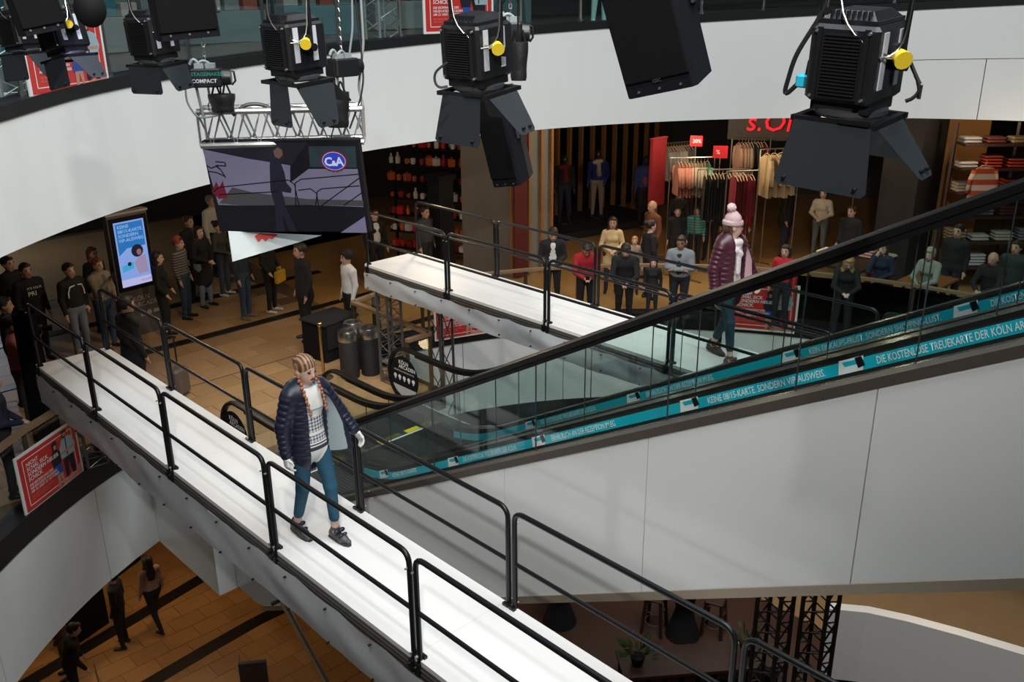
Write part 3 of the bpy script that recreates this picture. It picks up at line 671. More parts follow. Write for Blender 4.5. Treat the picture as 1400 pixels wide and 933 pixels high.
def np_mesh(name, V, F, mi, mats, smooth=True):
    me = bpy.data.meshes.new(name); me.vertices.add(len(V)); me.vertices.foreach_set('co', np.ascontiguousarray(V, np.float32).ravel())
    me.loops.add(F.size); me.loops.foreach_set('vertex_index', np.ascontiguousarray(F, np.int32).ravel())
    me.polygons.add(len(F)); me.polygons.foreach_set('loop_start', np.arange(0, F.size, 4, dtype=np.int32))
    for m in mats: me.materials.append(m)
    me.polygons.foreach_set('material_index', np.ascontiguousarray(mi, np.int32)); me.polygons.foreach_set('use_smooth', np.full(len(F), smooth))
    me.update(calc_edges=True); me.validate(); return me
# tags
SKIN, HAIR, TOP, IN, PANTS, SHOE, EYE_, LIP, EXTRA = range(9)
SKINS = [mat('skin_fair', (0.62, 0.40, 0.31), 0.5, var=0.05), mat('skin_tan', (0.47, 0.28, 0.19), 0.5, var=0.05), mat('skin_brown', (0.26, 0.14, 0.09), 0.5, var=0.05)]
DEYE = mat('dark_eye', (0.03, 0.02, 0.02), 0.3); LIPM = mat('lips', (0.42, 0.13, 0.12), 0.45)
def cloth(n, c, rough=0.85): return mat('cloth_'+n, c, rough, var=0.15, scale=14, bump=0.25, bscale=25)
def mirror(p, s): return (p[0]*s, p[1], p[2])
ARMS = {'down': ((.225, -.03, 1.13), (.24, .05, .89)), 'clasp': ((.245, .03, 1.13), (.05, .24, 1.03)), 'cross': ((.235, .08, 1.14), (-.07, .22, 1.15)), 'phone': ((.215, .13, 1.15), (.06, .30, 1.40)),
        'lean': ((.23, .20, 1.15), (.06, .37, 1.10)), 'pocket': ((.27, -.06, 1.14), (.19, .07, .94)), 'cheek': ((.17, .22, 1.14), (.07, .15, 1.46)), 'back': ((.24, -.08, 1.14), (.08, -.17, .98)), 'swing': ((.235, -.12, 1.14), (.25, -.10, .90)), 'fwd': ((.225, .06, 1.13), (.22, .22, .96)), 'bag': ((.25, .0, 1.12), (.22, .12, .95))}
FEET = []
def body(S, arms=('down', 'down'), stride=0.0, lean=0.0, hyaw=0.0, hpitch=0.0, hair='short', fem=False, coat=0.0, hat=None, girth=1.0, fine=False, skirt=0.0, hood=False, open_=False, collar=0.0, nohair=False, bald=False, crop=False, noshoe=False):
    cl, sl = math.cos(lean), math.sin(lean)
    def U(p): y, z = p[1], p[2]-.95; return (p[0], y*cl+z*sl, .95-y*sl+z*cl)
    YA = (0, 1, 0); g = girth*(1.0 if fine else 1.10); sw = .155 if fem else .178
    if not fine: sw *= 1.08
    HS = 1.0 if fine else 1.12
    # legs
    for s in (-1, 1):
        st = stride*s; hip = (s*.085*g, 0, .92); kn = (s*.09, st*.20+(.03 if st < 0 else .07)*abs(stride)+.015, .49+(.01 if st < 0 else .02)); an = (s*.09, st*.42-(.10*abs(stride) if st < 0 else 0)-.01, .085+(.05*abs(stride) if st < 0 else 0))
        if stride == 0: kn, an = (s*.10, .02, .49), (s*.115, -.01, .085)
        S.cone(hip, kn, .088*g, .058*g, PANTS, .03)
        if crop:
            kk, aa = np.array(kn), np.array(an); m_ = kk+(aa-kk)*.70; S.cone(kk, m_, .058*g, .046, PANTS, .02, wt=.004); S.cone(m_, aa, .037, .034, SKIN, .006); S.cone(aa, aa+np.array((0, .03, -.04)), .034, .032, SKIN, .01)
        else: S.cone(kn, an, .058*g, .042, PANTS, .02)
        FEET.append((s, np.array(an), st))
        if noshoe: continue
        tip = -.03 if st < 0 else 0
        S.cone((an[0], an[1]-.03, an[2]-.04), (an[0]+s*.02, an[1]+.15, an[2]-.045+tip*abs(stride)*2), .042, .036, SHOE, .012, sq=((0, 0, 1), .85))
    S.ell((0, 0, .94), (.15*g, .105*g, .11), PANTS, .04)
    # trunk
    S.cone(U((0, 0, 1.02)), U((0, 0, 1.10)), .135*g if fem else .148*g, (.122 if fem else .15)*g, TOP, .05, sq=(YA, .72))
    S.cone(U((0, .0, 1.10)), U((0, .005, 1.32)), (.122 if fem else .15)*g, (.148 if fem else .170)*g, TOP, .05, sq=(YA, .66))
    S.cone(U((-sw+.03, -.01, 1.395)), U((sw-.03, -.01, 1.395)), .066*g, .066*g, TOP, .05)
    if fem:
        for s in (-1, 1): S.ell(U((s*.060, .045 if fine else .085, 1.27)), (.05, .05, .05) if fine else (.062, .055, .06), TOP, .05)
    if fine: S.cone(U((0, 0, 1.04)), U((0, .002, .90)), .134, .150, TOP, .02, sq=(YA, .74), wt=.012)
    if coat:
        S.cone((0, -.005, 1.02), (0, -.01, coat), .150*g, .185*g, TOP, .04, sq=(YA, .74))
    if skirt: S.cone((0, 0, 1.0), (0, 0, skirt), .145, .20, PANTS, .03, sq=(YA, .8))
    if open_: S.cone(U((0, .085, 1.06)), U((0, .09, 1.38)), .052, .045, IN, .012, sq=(YA, .7), wt=.012)
    # head
    cy, sy_ = math.cos(hyaw), math.sin(hyaw); cp, sp = math.cos(hpitch), math.sin(hpitch); H0 = np.array((0, .005, 1.475))
    def Hd(p):
        x, y, z = p[0]*HS, p[1]*HS, p[2]*HS; y, z = y*cp-z*sp, y*sp+z*cp; x, y = x*cy-y*sy_, x*sy_+y*cy; return U(tuple(H0+np.array((x, y, z))))
    RM = np.array([[cy, -sy_*cp, sy_*sp], [sy_, cy*cp, -cy*sp], [0, sp, cp]])
    if lean: RM = np.array([[1, 0, 0], [0, cl, sl], [0, -sl, cl]]) @ RM
    S.cone(U((0, -.01, 1.40)), Hd((0, .0, .04)), .056, .050, SKIN, .02)
    S.ell(Hd((0, .005, .135)), tuple(HS*q for q in (.074, .092, .10)), SKIN, .02, RM); S.ell(Hd((0, .035, .068)), tuple(HS*q for q in (.052, .058, .055)), SKIN, .03, RM)
    if fine: S.cone(Hd((0, .086, .140)), Hd((0, .103, .096)), .007, .0095, SKIN, .012)
    else: S.cone(Hd((0, .093, .125)), Hd((0, .107, .092)), .010, .015, SKIN, .012)
    for s in (-1, 1):
        S.ell(Hd((s*.075, -.005, .115)), (.012, .022, .032), SKIN, .008, RM)
        S.ell(Hd((s*.031, .086 if fine else .083, .128)), (.012, .010, .0055) if fine else (.010, .012, .007), EYE_, .004, RM, wt=.003 if fine else 0)
        S.ell(Hd((s*.032, .088, .150)), (.018, .008, .0035) if fine else (.02, .012, .006), HAIR if not bald else SKIN, .004, RM, wt=.003)
    S.ell(Hd((0, .090 if fine else .092, .064)), (.019, .008, .0065) if fine else (.024, .012, .009), LIP, .004, RM, wt=.001 if fine else .003)
    if not bald and not nohair:
        S.ell(Hd((0, -.010 if fine else -.018, .166 if fine else .160)), tuple(HS*q for q in ((.084, .098, .090) if fine else (.083, .093, .092))), HAIR, .01, RM, wt=.004)
        if not fine: S.ell(Hd((0, .062, .212)), tuple(HS*q for q in (.058, .035, .025)), HAIR, .02, RM, wt=.003)
    if hair == 'long':
        for s in (-1, 1): S.cone(Hd((s*.055, -.01, .16)), U((s*.085, .02, 1.30)), .042, .036, HAIR, .03, wt=.004)
        S.cone(Hd((0, -.06, .15)), U((0, -.085, 1.28)), .075, .07, HAIR, .03, sq=(YA, .6), wt=.003)
    elif hair == 'bob':
        for s in (-1, 1): S.cone(Hd((s*.06, -.02, .16)), Hd((s*.07, -.01, .03)), .042, .035, HAIR, .02, wt=.004)
        S.cone(Hd((0, -.06, .16)), Hd((0, -.07, .03)), .07, .06, HAIR, .02, wt=.003)
    elif hair == 'bun': S.ell(Hd((0, -.11, .20)), (.05, .05, .05), HAIR, .015, RM)
    elif hair == 'scarf':
        S.ell(Hd((0, -.02, .13)), (.095, .10, .125), EXTRA, .01, RM, wt=.006); S.cone(Hd((0, .0, .02)), U((0, .02, 1.36)), .085, .12, EXTRA, .03, wt=.006)
        S.ell(Hd((0, .095, .115)), (.055, .035, .075), SKIN, .008, RM, wt=.02)
    if hat: S.ell(Hd((0, -.012, .180)), (.094, .106, .085), EXTRA, .01, RM, wt=.008); S.cone(Hd((0, -.012, .165)), Hd((0, -.012, .185)), .098, .096, EXTRA, .008, wt=.008)
    if hood or collar: S.cone(U((-.05, -.06, 1.43)), U((.05, -.06, 1.43)), .06, .06, TOP, .03); S.cone(U((-.075, .02, 1.42)), U((.075, .02, 1.42)), .035, .035, TOP, .03)
    # arms
    hands = []
    for s, am in zip((-1, 1), arms):
        E0, W0 = ARMS[am] if isinstance(am, str) else am
        sh = U((s*sw, -.01, 1.39)); ex_ = U(mirror(E0, s)); wr = U(mirror(W0, s))
        if am == 'lean' and lean: pass
        S.cone(sh, ex_, .062*g, .047*g, TOP, .03); S.cone(ex_, wr, .048*g, .036, TOP, .02)
        d = np.array(wr)-np.array(ex_); d /= np.linalg.norm(d)+1e-9; hands.append((np.array(wr), d, s))
        if not fine:
            h1 = np.array(wr)+d*.03; h2 = np.array(wr)+d*.085; pe = np.cross(d, (0, 0, 1) if abs(d[2]) < .8 else (0, 1, 0)); pe /= np.linalg.norm(pe)+1e-9
            S.cone(h1, h2, .030, .026, SKIN, .012); S.cone(h2, h2+d*.045+np.array((0, .012, -.012)), .022, .014, SKIN, .01)
            S.cone(h1+pe*s*.02, h1+d*.05+pe*s*.04, .013, .011, SKIN, .01)
    return U, Hd, RM, hands
_pn = 0
def person(label, loc, face, h=1.72, skin=0, hair_c=(0.02, 0.012, 0.008), top=(0.01, 0.01, 0.012), pants=(0.012, 0.013, 0.018), shoe=(0.012, 0.012, 0.012), inner=(0.55, 0.55, 0.55), extra=(0.5, 0.4, 0.3), vox=0.0155, group=None, topm=None, **kw):
    global _pn; _pn += 1; z = kw.pop('z', 0.0)
    S = SDF(); U, Hd, RM, hands = body(S, **kw); V, F, tg = sdf_mesh(S, vox); s = h/1.72; V = V*s
    mats = [SKINS[skin], mat('hair_%d' % _pn, hair_c, 0.6, var=0.2, scale=30), topm or cloth('top_%d' % _pn, top), cloth('inner_%d' % _pn, inner), cloth('trousers_%d' % _pn, pants), mat('shoe_%d' % _pn, shoe, 0.5), DEYE, LIPM, cloth('extra_%d' % _pn, extra)]
    mi = tg[F[:, 0]]; rz = math.atan2(-face[0], face[1])
    V[:, 2] -= V[:, 2].min()
    o = thing('person', label, 'person', (loc[0], loc[1], z), rz, group)
    me = np_mesh('body', V, F, mi, mats); place('body', me, o)
    o['h'] = s; return o, U, Hd, hands, s
# ------------------------------------------------------------------ the two models on the catwalks
def knit_pattern():
    m = bpy.data.materials.new('nordic_knit'); m.use_nodes = True; nt = m.node_tree; b = nt.nodes['Principled BSDF']; b.inputs['Roughness'].default_value = 0.9
    tc = nt.nodes.new('ShaderNodeTexCoord'); sp = nt.nodes.new('ShaderNodeSeparateXYZ'); nt.links.new(tc.outputs['Object'], sp.inputs[0])
    mr = nt.nodes.new('ShaderNodeMapRange'); mr.inputs[1].default_value = 0.85; mr.inputs[2].default_value = 1.50; nt.links.new(sp.outputs['Z'], mr.inputs[0])
    def ramp(stops):
        r = nt.nodes.new('ShaderNodeValToRGB'); r.color_ramp.interpolation = 'CONSTANT'; e = r.color_ramp.elements
        for i, (p, c) in enumerate(stops):
            if i < 2: e[i].position = p; e[i].color = c+(1,)
            else: q = e.new(p); q.color = c+(1,)
        nt.links.new(mr.outputs[0], r.inputs[0]); return r
    CRM, NV, BL, GR = (0.72, 0.72, 0.68), (0.03, 0.04, 0.06), (0.16, 0.36, 0.50), (0.10, 0.13, 0.19)
    base = ramp([(0, CRM), (.09, NV), (.145, CRM), (.165, NV), (.185, CRM), (.645, BL), (.665, CRM), (.74, CRM), (.955, BL)])
    lat = ramp([(0, (0, 0, 0)), (.21, (1, 1, 1)), (.305, (0, 0, 0)), (.35, (1, 1, 1)), (.555, (0, 0, 0))])
    ch = nt.nodes.new('ShaderNodeTexChecker'); ch.inputs['Scale'].default_value = 48; mp = nt.nodes.new('ShaderNodeMapping'); mp.inputs['Rotation'].default_value = (0, R(45), 0); mp.inputs['Scale'].default_value = (1, 0.001, 1)
    nt.links.new(tc.outputs['Object'], mp.inputs[0]); nt.links.new(mp.outputs[0], ch.inputs['Vector'])
    ch.inputs['Color1'].default_value = (0.60, 0.60, 0.58, 1); ch.inputs['Color2'].default_value = GR+(1,)
    mx = nt.nodes.new('ShaderNodeMix'); mx.data_type = 'RGBA'; nt.links.new(lat.outputs[0], mx.inputs[0]); nt.links.new(base.outputs[0], mx.inputs[6]); nt.links.new(ch.outputs[0], mx.inputs[7]); nt.links.new(mx.outputs[2], b.inputs['Base Color'])
    return m
def fine_mesh(o, S, vox, name, mats, s, tagmap=None, dz=0.0, label=None):
    V, F, tg = sdf_mesh(S, vox); V = V.copy(); V[:, 2] -= dz; V *= s; mi = tg[F[:, 0]]
    return place(name, np_mesh(name, V, F, mi, mats), o, label)
def glove(o, wr, d, sd, m, s, dz, curl=0.5, pn=None):
    # palm, four unequal bent fingers, thumb leaving the side of the palm
    S = SDF(); d = np.array(d); d = d/np.linalg.norm(d); fw = np.array((0, 1.0, 0)) if pn is None else np.array(pn); inw = np.array((-sd*1.0, 0, 0)); inw = inw-d*(inw@d); inw /= np.linalg.norm(inw); ac = np.cross(d, inw); ac /= np.linalg.norm(ac)
    if ac @ fw < 0: ac = -ac
    w = np.array(wr); S.cone(w-d*.045, w+d*.01, .034, .029, 0, .012)
    S.cone(w+d*.02+ac*.018, w+d*.072+ac*.022, .019, .017, 0, .014); S.cone(w+d*.02-ac*.018, w+d*.068-ac*.024, .019, .016, 0, .014); S.cone(w+d*.02, w+d*.072, .019, .018, 0, .014)
    for i, (off, L) in enumerate(((.030, .072), (.010, .082), (-.010, .076), (-.030, .060))):
        b0 = w+d*.074+ac*off; c1 = .25+curl*.5; p1 = b0+(d*math.cos(c1)+inw*math.sin(c1))*L*.42; c2 = c1+curl*.9; p2 = p1+(d*math.cos(c2)+inw*math.sin(c2))*L*.33; c3 = c2+curl*.6; p3 = p2+(d*math.cos(c3)+inw*math.sin(c3))*L*.25
        S.cone(b0, p1, .0105, .0095, 0, .005); S.cone(p1, p2, .0095, .0088, 0, .003); S.cone(p2, p3, .0088, .0075, 0, .003)
    t0 = w+d*.018+ac*.026; t1 = t0+(d*.6+ac*.7+inw*.35)*.036; t2 = t1+(d*.95+ac*.15+inw*.3)*.032; S.cone(t0, t1, .013, .011, 0, .008); S.cone(t1, t2, .011, .009, 0, .003)
    return fine_mesh(o, S, .0045, 'hand', [m], s, dz=dz)
def bootie(o, s_, an, st, m_, sole_m, bow_m, s, dz):
    S = SDF(); x, y, z = an; p = -.16 if st < 0 else .02
    def T(q): dy, dzz = q[1], q[2]; return (x+q[0], y+dy*math.cos(p)-dzz*math.sin(p)*-1, z-.045+dzz*math.cos(p)+dy*math.sin(p))
    S.cone(T((0, -.045, .0)), T((0, .10, -.008)), .038, .040, 0, .02); S.cone(T((0, .10, -.008)), T((s_*.008, .165, -.016)), .040, .026, 0, .02, sq=((0, 0, 1), .8)); S.cone(T((0, -.035, .02)), T((0, -.005, .065)), .036, .040, 0, .015)
    sh = fine_mesh(o, S, .006, 'shoe', [m_], s, dz=dz)
    q = MB(); pr = [(-.034, -.075), (.034, -.075), (.042, .06), (.036, .15), (.015, .195), (-.015, .195), (-.036, .15), (-.042, .06)]
    vs = [T((a, b, -.046)) for a, b in pr]+[T((a, b, -.024)) for a, b in pr]; q.add(vs, [tuple(range(7, -1, -1)), tuple(range(8, 16))]+[(i, (i+1) % 8, 8+(i+1) % 8, 8+i) for i in range(8)])
    q.v = [((v[0])*s, v[1]*s, (v[2]-dz)*s) for v in q.v]; q.build('sole', sole_m, sh)
    q = MB()
    for k in (-1, 1): q.ell(T((k*.028, .05, .055)), (.03, .022, .02))
    for k in (-1, 1): q.ell(T((k*.02, .10, .035)), (.024, .02, .014))
    q.ell(T((0, .06, .058)), (.012, .014, .014)); q.v = [((v[0])*s, v[1]*s, (v[2]-dz)*s) for v in q.v]; q.build('bow', bow_m, sh, smooth=True)
def puffer(o, arms, outer, lining, s, dz, hem=.84, gap=(-.10, .07), flap=True, flap_out=(-.30, .20), bulk=1.0):
    S = SDF(); YA = (0, 1, 0)
    n = 9; z0, z1 = hem, 1.36
    S.cone((0, -.012, z0), (0, -.012, z1), .174*bulk, .178*bulk, 0, .03, sq=(YA, .76), puff=(n, .010))
    S.cone((-.125, -.015, 1.40), (.125, -.015, 1.40), .080, .080, 0, .04)
    for sd, (E0, W0) in zip((-1, 1), arms):
        sh = (sd*.155, -.012, 1.395); e_, w_ = np.array(mirror(E0, sd)), np.array(mirror(W0, sd))
        S.cone(sh, e_, .071*bulk, .059*bulk, 0, .03, puff=(5, .008)); S.cone(e_, e_+(w_-e_)*.93, .059*bulk, .045*bulk, 0, .02, puff=(5, .007))
    S.cone((-.075, -.085, 1.43), (.075, -.085, 1.43), .062, .062, 0, .03, puff=(2, .006)); S.cone((-.10, -.03, 1.45), (-.06, .055, 1.40), .045, .034, 0, .02); S.cone((.10, -.03, 1.45), (.06, .055, 1.40), .045, .034, 0, .02)
    # lining shows inside the collar
    S.cone((-.075, -.05, 1.475), (.075, -.05, 1.475), .028, .028, 1, .01, wt=.004); S.cone((-.078, -.04, 1.475), (-.045, .06, 1.40), .022, .018, 1, .008, wt=.004); S.cone((.078, -.04, 1.475), (.045, .06, 1.40), .022, .018, 1, .008, wt=.004)
    S.box(((gap[0]+gap[1])/2, .20, 1.05), ((gap[1]-gap[0])/2, .19, .50), k=.012)
    S.ell((0, .03, 1.46), (.062, .075, .12), None, .012, cut=True)
    jk = fine_mesh(o, S, .0075, 'jacket', [outer, lining], s, dz=dz, label='open quilted puffer jacket')
    if flap:
        # front panel swung open: quilted outside, pale lining inside
        q = MB(); NU, NV = 10, 22; out = []; inn = []
        for i in range(NU+1):
            u = i/NU; co, ci = [], []
            for j in range(NV+1):
                v = j/NV; z = (hem-.01)+(1.42-hem)*v; tw = (1-v)**0.6
                x = -.135*(1-u)+u*(flap_out[0]*tw+(-.075)*(1-tw)); y = .085*(1-u)+u*(flap_out[1]*tw+.125*(1-tw))+.03*math.sin(PI*u)*(1-v)
                pf = .010*abs(math.sin(PI*9*v))*math.sin(PI*min(1, u*1.05+.02))
                nx, ny = .83, .55
                co.append((x-nx*(.012+pf), y-ny*(.012+pf)*-.2, z)); ci.append((x+nx*.010, y-ny*.004, z))
            out.append(co); inn.append(ci)
        q.m(0).grid(out); q.m(1).grid([r[::-1] for r in inn])
        edge = [out[NU], inn[NU]]; q.m(0).grid(edge); q.grid([[out[i][0] for i in range(NU+1)], [inn[i][0] for i in range(NU+1)]]); q.grid([[out[i][NV] for i in range(NU+1)], [inn[i][NV] for i in range(NU+1)]])
        q.v = [(v[0]*s, v[1]*s, (v[2]-dz)*s) for v in q.v]; q.build('front_panel', [outer, lining], jk, smooth=True, label='jacket front swung open showing its lining')
    return jk
def model(label, loc, z, face, h, arms, stride, hyaw, hpitch, cols, look):
    FEET.clear(); S = SDF(); U, Hd, RM, hands = body(S, arms=arms, stride=stride, hyaw=hyaw, hpitch=hpitch, fem=True, fine=True, crop=True, noshoe=True, nohair=look['hat'])
    feet = list(FEET)
    if not look['hat']:
        for k in range(-2, 3):     # cornrow ridges
            S.cone(Hd((k*.026, .058, .226-.005*k*k)), Hd((k*.030, -.080, .236-.008*k*k)), .008, .009, HAIR, .004, wt=.004)
    V, F, tg = sdf_mesh(S, .0058); s = h/1.72; dz = min(f[1][2] for f in feet)-.045-.046; V = V.copy(); V[:, 2] -= dz; V *= s
    mats = [SKINS[0], cols['hair'], cols['top'], cols['top'], cols['pants'], cols['shoe'], DEYE, mat('red_lips', (0.30, 0.02, 0.03), .35), cols['top']]
    o = thing('person', label, 'person', (loc[0], loc[1], z), math.atan2(-face[0], face[1]))
    place('body', np_mesh('body', V, F, tg[F[:, 0]], mats), o)
    puffer(o, arms, cols['jacket'], cols['lining'], s, dz, **look.get('jk', {}))
    for (w, d, sd) in hands: glove(o, w, d, sd, cols['hand'], s, dz)
    for sd, an, st in feet: bootie(o, sd, an, st, cols['shoe'], cols['sole'], cols['bow'], s, dz)
    return o, Hd, s, dz
JNAVY = mat('navy_puffer', (0.010, 0.013, 0.030), 0.42, var=0.15); LGREY = mat('grey_lining', (0.30, 0.37, 0.39), 0.5); HBLOND = mat_stripe('blond_cornrows', (0.34, 0.20, 0.11), (0.10, 0.05, 0.025), 11.0, 'X', 0.5)
oW, HdW, sW, dzW = model('woman with blond braids, open navy puffer jacket and teal jeans on the front catwalk', (3.66, 6.34), ZA, (0.05, -1), 1.74,
    (((.285, .05, 1.14), (.36, .16, .95)), ((.235, -.03, 1.13), (.255, .02, .885))), -.34, .12, -.12,
    dict(hair=HBLOND, top=knit_pattern(), pants=mat('teal_blue_jeans', (0.012, 0.075, 0.13), 0.75, var=0.25, scale=8, bump=.3, bscale=20), shoe=mat('grey_boot', (0.075, 0.07, 0.075), .5), sole=mat('dark_sole', (0.03, 0.03, 0.03), .6), bow=JNAVY, jacket=JNAVY, lining=LGREY, hand=mat('white_glove', (0.66, 0.65, 0.64), .8)), dict(hat=False, jk=dict(flap_out=(-.31, .17))))
for sd in (-1, 1):
    q = MB(); P0, P1 = Vector(HdW((sd*.07, -.02, .10))), Vector((sd*.075, .165, 1.26)); 
    for k in range(13):
        t = k/12; p = P0.lerp(P1, t)+Vector((sd*.012*math.sin(PI*t), .030*math.sin(PI*t), 0)); q.ell((p.x+sd*.004*(-1)**k, p.y, p.z-dzW), (.017-.005*t, .016-.004*t, .017))
    q.v = [tuple(c*sW for c in v) for v in q.v]; q.build('braid', mat('braid_hair', (0.34, 0.13, 0.07), .5, var=.3, scale=60), oW, smooth=True)
# pink-hatted model
JPLUM = mat('plum_puffer', (0.055, 0.010, 0.022), 0.4, var=0.15); JPINK = mat('pink_lining', (0.52, 0.33, 0.36), 0.5)
oP, HdP, sP, dzP = model('woman in a pink bobble hat and plum puffer jacket walking the rear catwalk', (8.78, 5.60), ZBk, (-0.12, -1), 1.72,
    (((.27, .04, 1.13), (.30, .14, .93)), ((.235, -.03, 1.13), (.25, .02, .89))), .45, .92, -.02,
    dict(hair=mat('brown_hair_model', (0.07, 0.03, 0.015), .6), top=mat('white_knit_top', (0.66, 0.60, 0.58), .85, bump=.3), pants=mat('dark_teal_jeans', (0.010, 0.035, 0.055), .75), shoe=mat('brown_boot', (0.10, 0.055, 0.045), .5), sole=mat('dark_sole', (0.03, 0.03, 0.03)), bow=mat('brown_bow', (0.10, 0.03, 0.03), .5), jacket=JPLUM, lining=JPINK, hand=SKINS[0]), dict(hat=True, jk=dict(flap_out=(-.36, .14), hem=.80, bulk=1.13)))
S_ = SDF(); 
for k in range(26):
    a = 2*PI*k/26; S_.cone(HdP((.078*math.cos(a), -.012+.090*math.sin(a), .165)), HdP((.030*math.cos(a), -.015+.034*math.sin(a), .285)), .016, .012, 0, .008)
S_.ell(HdP((0, -.012, .205)), (.088, .100, .09), 0, .01)
for k in range(26):
    a = 2*PI*k/26; S_.cone(HdP((.088*math.cos(a), -.010+.103*math.sin(a), .158)), HdP((.088*math.cos(a), -.012+.102*math.sin(a), .185)), .015, .015, 0, .006)
hat = fine_mesh(oP, S_, .006, 'bobble_hat', [mat('pink_knit', (0.55, 0.38, 0.39), .9, bump=.4, bscale=90)], sP, dz=dzP)
S_ = SDF(); rr = random.Random(3); c = np.array(HdP((0, -.04, .335)))
S_.ell(c, (.048, .048, .045), 0, .01)
for k in range(60):
    v = np.array([rr.gauss(0, 1) for _ in range(3)]); v /= np.linalg.norm(v); S_.ell(c+v*.042, (.013, .013, .013), 0, .006)
fine_mesh(hat, S_, .006, 'pompom', [mat('pink_wool', (0.60, 0.42, 0.42), .95)], sP, dz=dzP)
S_ = SDF(); S_.cone((-.06, .06, 1.42), (.06, .06, 1.42), .045, .045, 0, .02); S_.cone((-.07, .05, 1.38), (.07, .09, 1.33), .04, .04, 0, .02); S_.cone((-.03, .11, 1.30), (.06, .10, 1.36), .035, .035, 0, .02); S_.cone((.0, .115, 1.30), (.01, .13, 1.10), .04, .035, 0, .02, sq=((0, 1, 0), .6))
fine_mesh(oP, S_, .007, 'scarf', [mat('white_scarf', (0.68, 0.62, 0.60), .85, bump=.4)], sP, dz=dzP)
S_ = SDF()
for sd in (-1, 1): S_.cone(HdP((sd*.062, -.04, .11)), (sd*.075, .05, 1.30), .022, .016, 0, .02)
S_.ell(HdP((0, -.055, .11)), (.076, .055, .085), 0, .01)
fine_mesh(oP, S_, .008, 'hair', [mat('brown_hair_model', (0.07, 0.03, 0.015), .6)], sP, dz=dzP)
# ------------------------------------------------------------------ spectators (placed by where their heads show)
def head_at(px, py, h, z=0.0):
    p = onz(px, py, z+h); return (p.x, p.y)
SEE = Vector((8.7, 7.0, 0))
def crowd(label, px, py, h=1.72, look=None, z=0.0, group='spectators watching the show', **kw):
    x, y = head_at(px, py, h, z)
    if look is None: d = SEE-Vector((x, y, 0))
    else: d = Vector((look[0], look[1], 0))
    ln = kw.get('lean', 0); 
    if ln:
        d.normalize(); k_ = 0.62*math.sin(ln)*h/1.72+0.10; x -= d.x*k_; y -= d.y*k_
    return person(label, (x, y), (d.x, d.y), h, z=z, group=group, **kw)
NAVY, BLK_, GREY, JEAN, LJEAN, RED, BEIGE, WHT = (0.012, 0.016, 0.04), (0.008, 0.008, 0.009), (0.10, 0.10, 0.105), (0.03, 0.06, 0.11), (0.17, 0.22, 0.27), (0.32, 0.008, 0.015), (0.50, 0.38, 0.24), (0.62, 0.62, 0.60)
BRN, DBR, BLD, RDH = (0.05, 0.022, 0.01), (0.015, 0.008, 0.005), (0.38, 0.22, 0.09), (0.16, 0.035, 0.012)
def item(o, mb, name, m, s=1.0, label=None, smooth=False):
    mb.v = [tuple(q*s for q in v) for v in mb.v]; return mb.build(name, m, o, smooth=smooth, label=label)
def phone_in_hand(o, s, p=(0.0, .40, 1.43)):
    q = MB(); q.box(p, (.075, .009, .15)); item(o, q, 'phone', BLK, s)
# at the curved railing in front of the shops
crowd('young man in black jacket over white shirt leaning on the railing beside the grey column', 757, 312, 1.74, skin=1, top=BLK_, inner=WHT, open_=True, arms=('clasp', 'clasp'), lean=.12, hpitch=-.25)
o, U, Hd, _, s = crowd('man in a red hooded jacket looking at his phone at the railing', 803, 331, 1.66, skin=1, top=RED, pants=BLK_, inner=WHT, arms=('lean', 'lean'), lean=.15, hpitch=-.55, hood=True)
q = MB(); q.box((0.0, .46, 1.06), (.08, .015, .15)); item(o, q, 'phone', BLK, s)
crowd('woman with beige scarf and cream coat with an orange strap behind the railing', 838, 298, 1.64, skin=1, top=(0.55, 0.40, 0.20), extra=(0.42, 0.38, 0.33), hair='long', fem=True, arms=('clasp', 'clasp'), coat=.75, hood=True)
crowd('small blond child behind the clasped-handed young man', 868, 324, 1.25, hair_c=(0.42, 0.22, 0.08), top=(0.3, 0.2, 0.15), arms=('down', 'down'))
crowd('dark-haired young man in black leaning with clasped hands on the railing', 856, 333, 1.72, skin=1, top=BLK_, pants=BLK_, arms=('lean', 'lean'), lean=.28, hpitch=-.1)
crowd('man with cropped head in a rust brown jacket facing sideways in the crowd', 893, 275, 1.78, look=(-1, .3), skin=1, top=(0.14, 0.045, 0.018), bald=True, hair_c=DBR)
crowd('woman in black with hair tied back looking sideways at the railing', 890, 302, 1.68, look=(1, -.4), top=BLK_, hair='bun', fem=True, hair_c=DBR)
o, U, Hd, _, s = crowd('small child with sunglasses on the head below the wooden rail', 894, 354, 1.18, top=BLK_, hair_c=DBR, hair='long', fem=True)
q = MB()
for sx in (-1, 1): q.tube([(sx*.035+.03*math.cos(t), .085, 1.695+.024*math.sin(t)) for t in [2*PI*i/10 for i in range(10)]], .006, 6, closed=True)
q.tube([(-.012, .09, 1.70), (.012, .09, 1.70)], .005, 6); item(o, q, 'sunglasses', BLK, s)
crowd('man in light grey hooded jacket with folded arms at the railing', 931, 325, 1.74, skin=2, top=(0.24, 0.26, 0.28), inner=(0.02, 0.02, 0.02), open_=True, arms=('cross', 'cross'), lean=.12, hood=True, girth=1.06)
crowd('boy in a black t-shirt standing behind the grey-hooded man', 927, 283, 1.52, top=BLK_, hair_c=BRN, look=(-.7, -.7))
crowd('smiling child in a teal striped sweater among the crowd', 953, 283, 1.42, skin=1, topm=mat_stripe('teal_stripe_knit', (0.02, 0.20, 0.17), (0.16, 0.36, 0.32), 5.0), hair_c=DBR, hair='short')
crowd('woman with long brown hair and tan scarf at the back of the crowd', 930, 258, 1.64, skin=1, hair_c=BRN, hair='long', fem=True, top=BLK_)
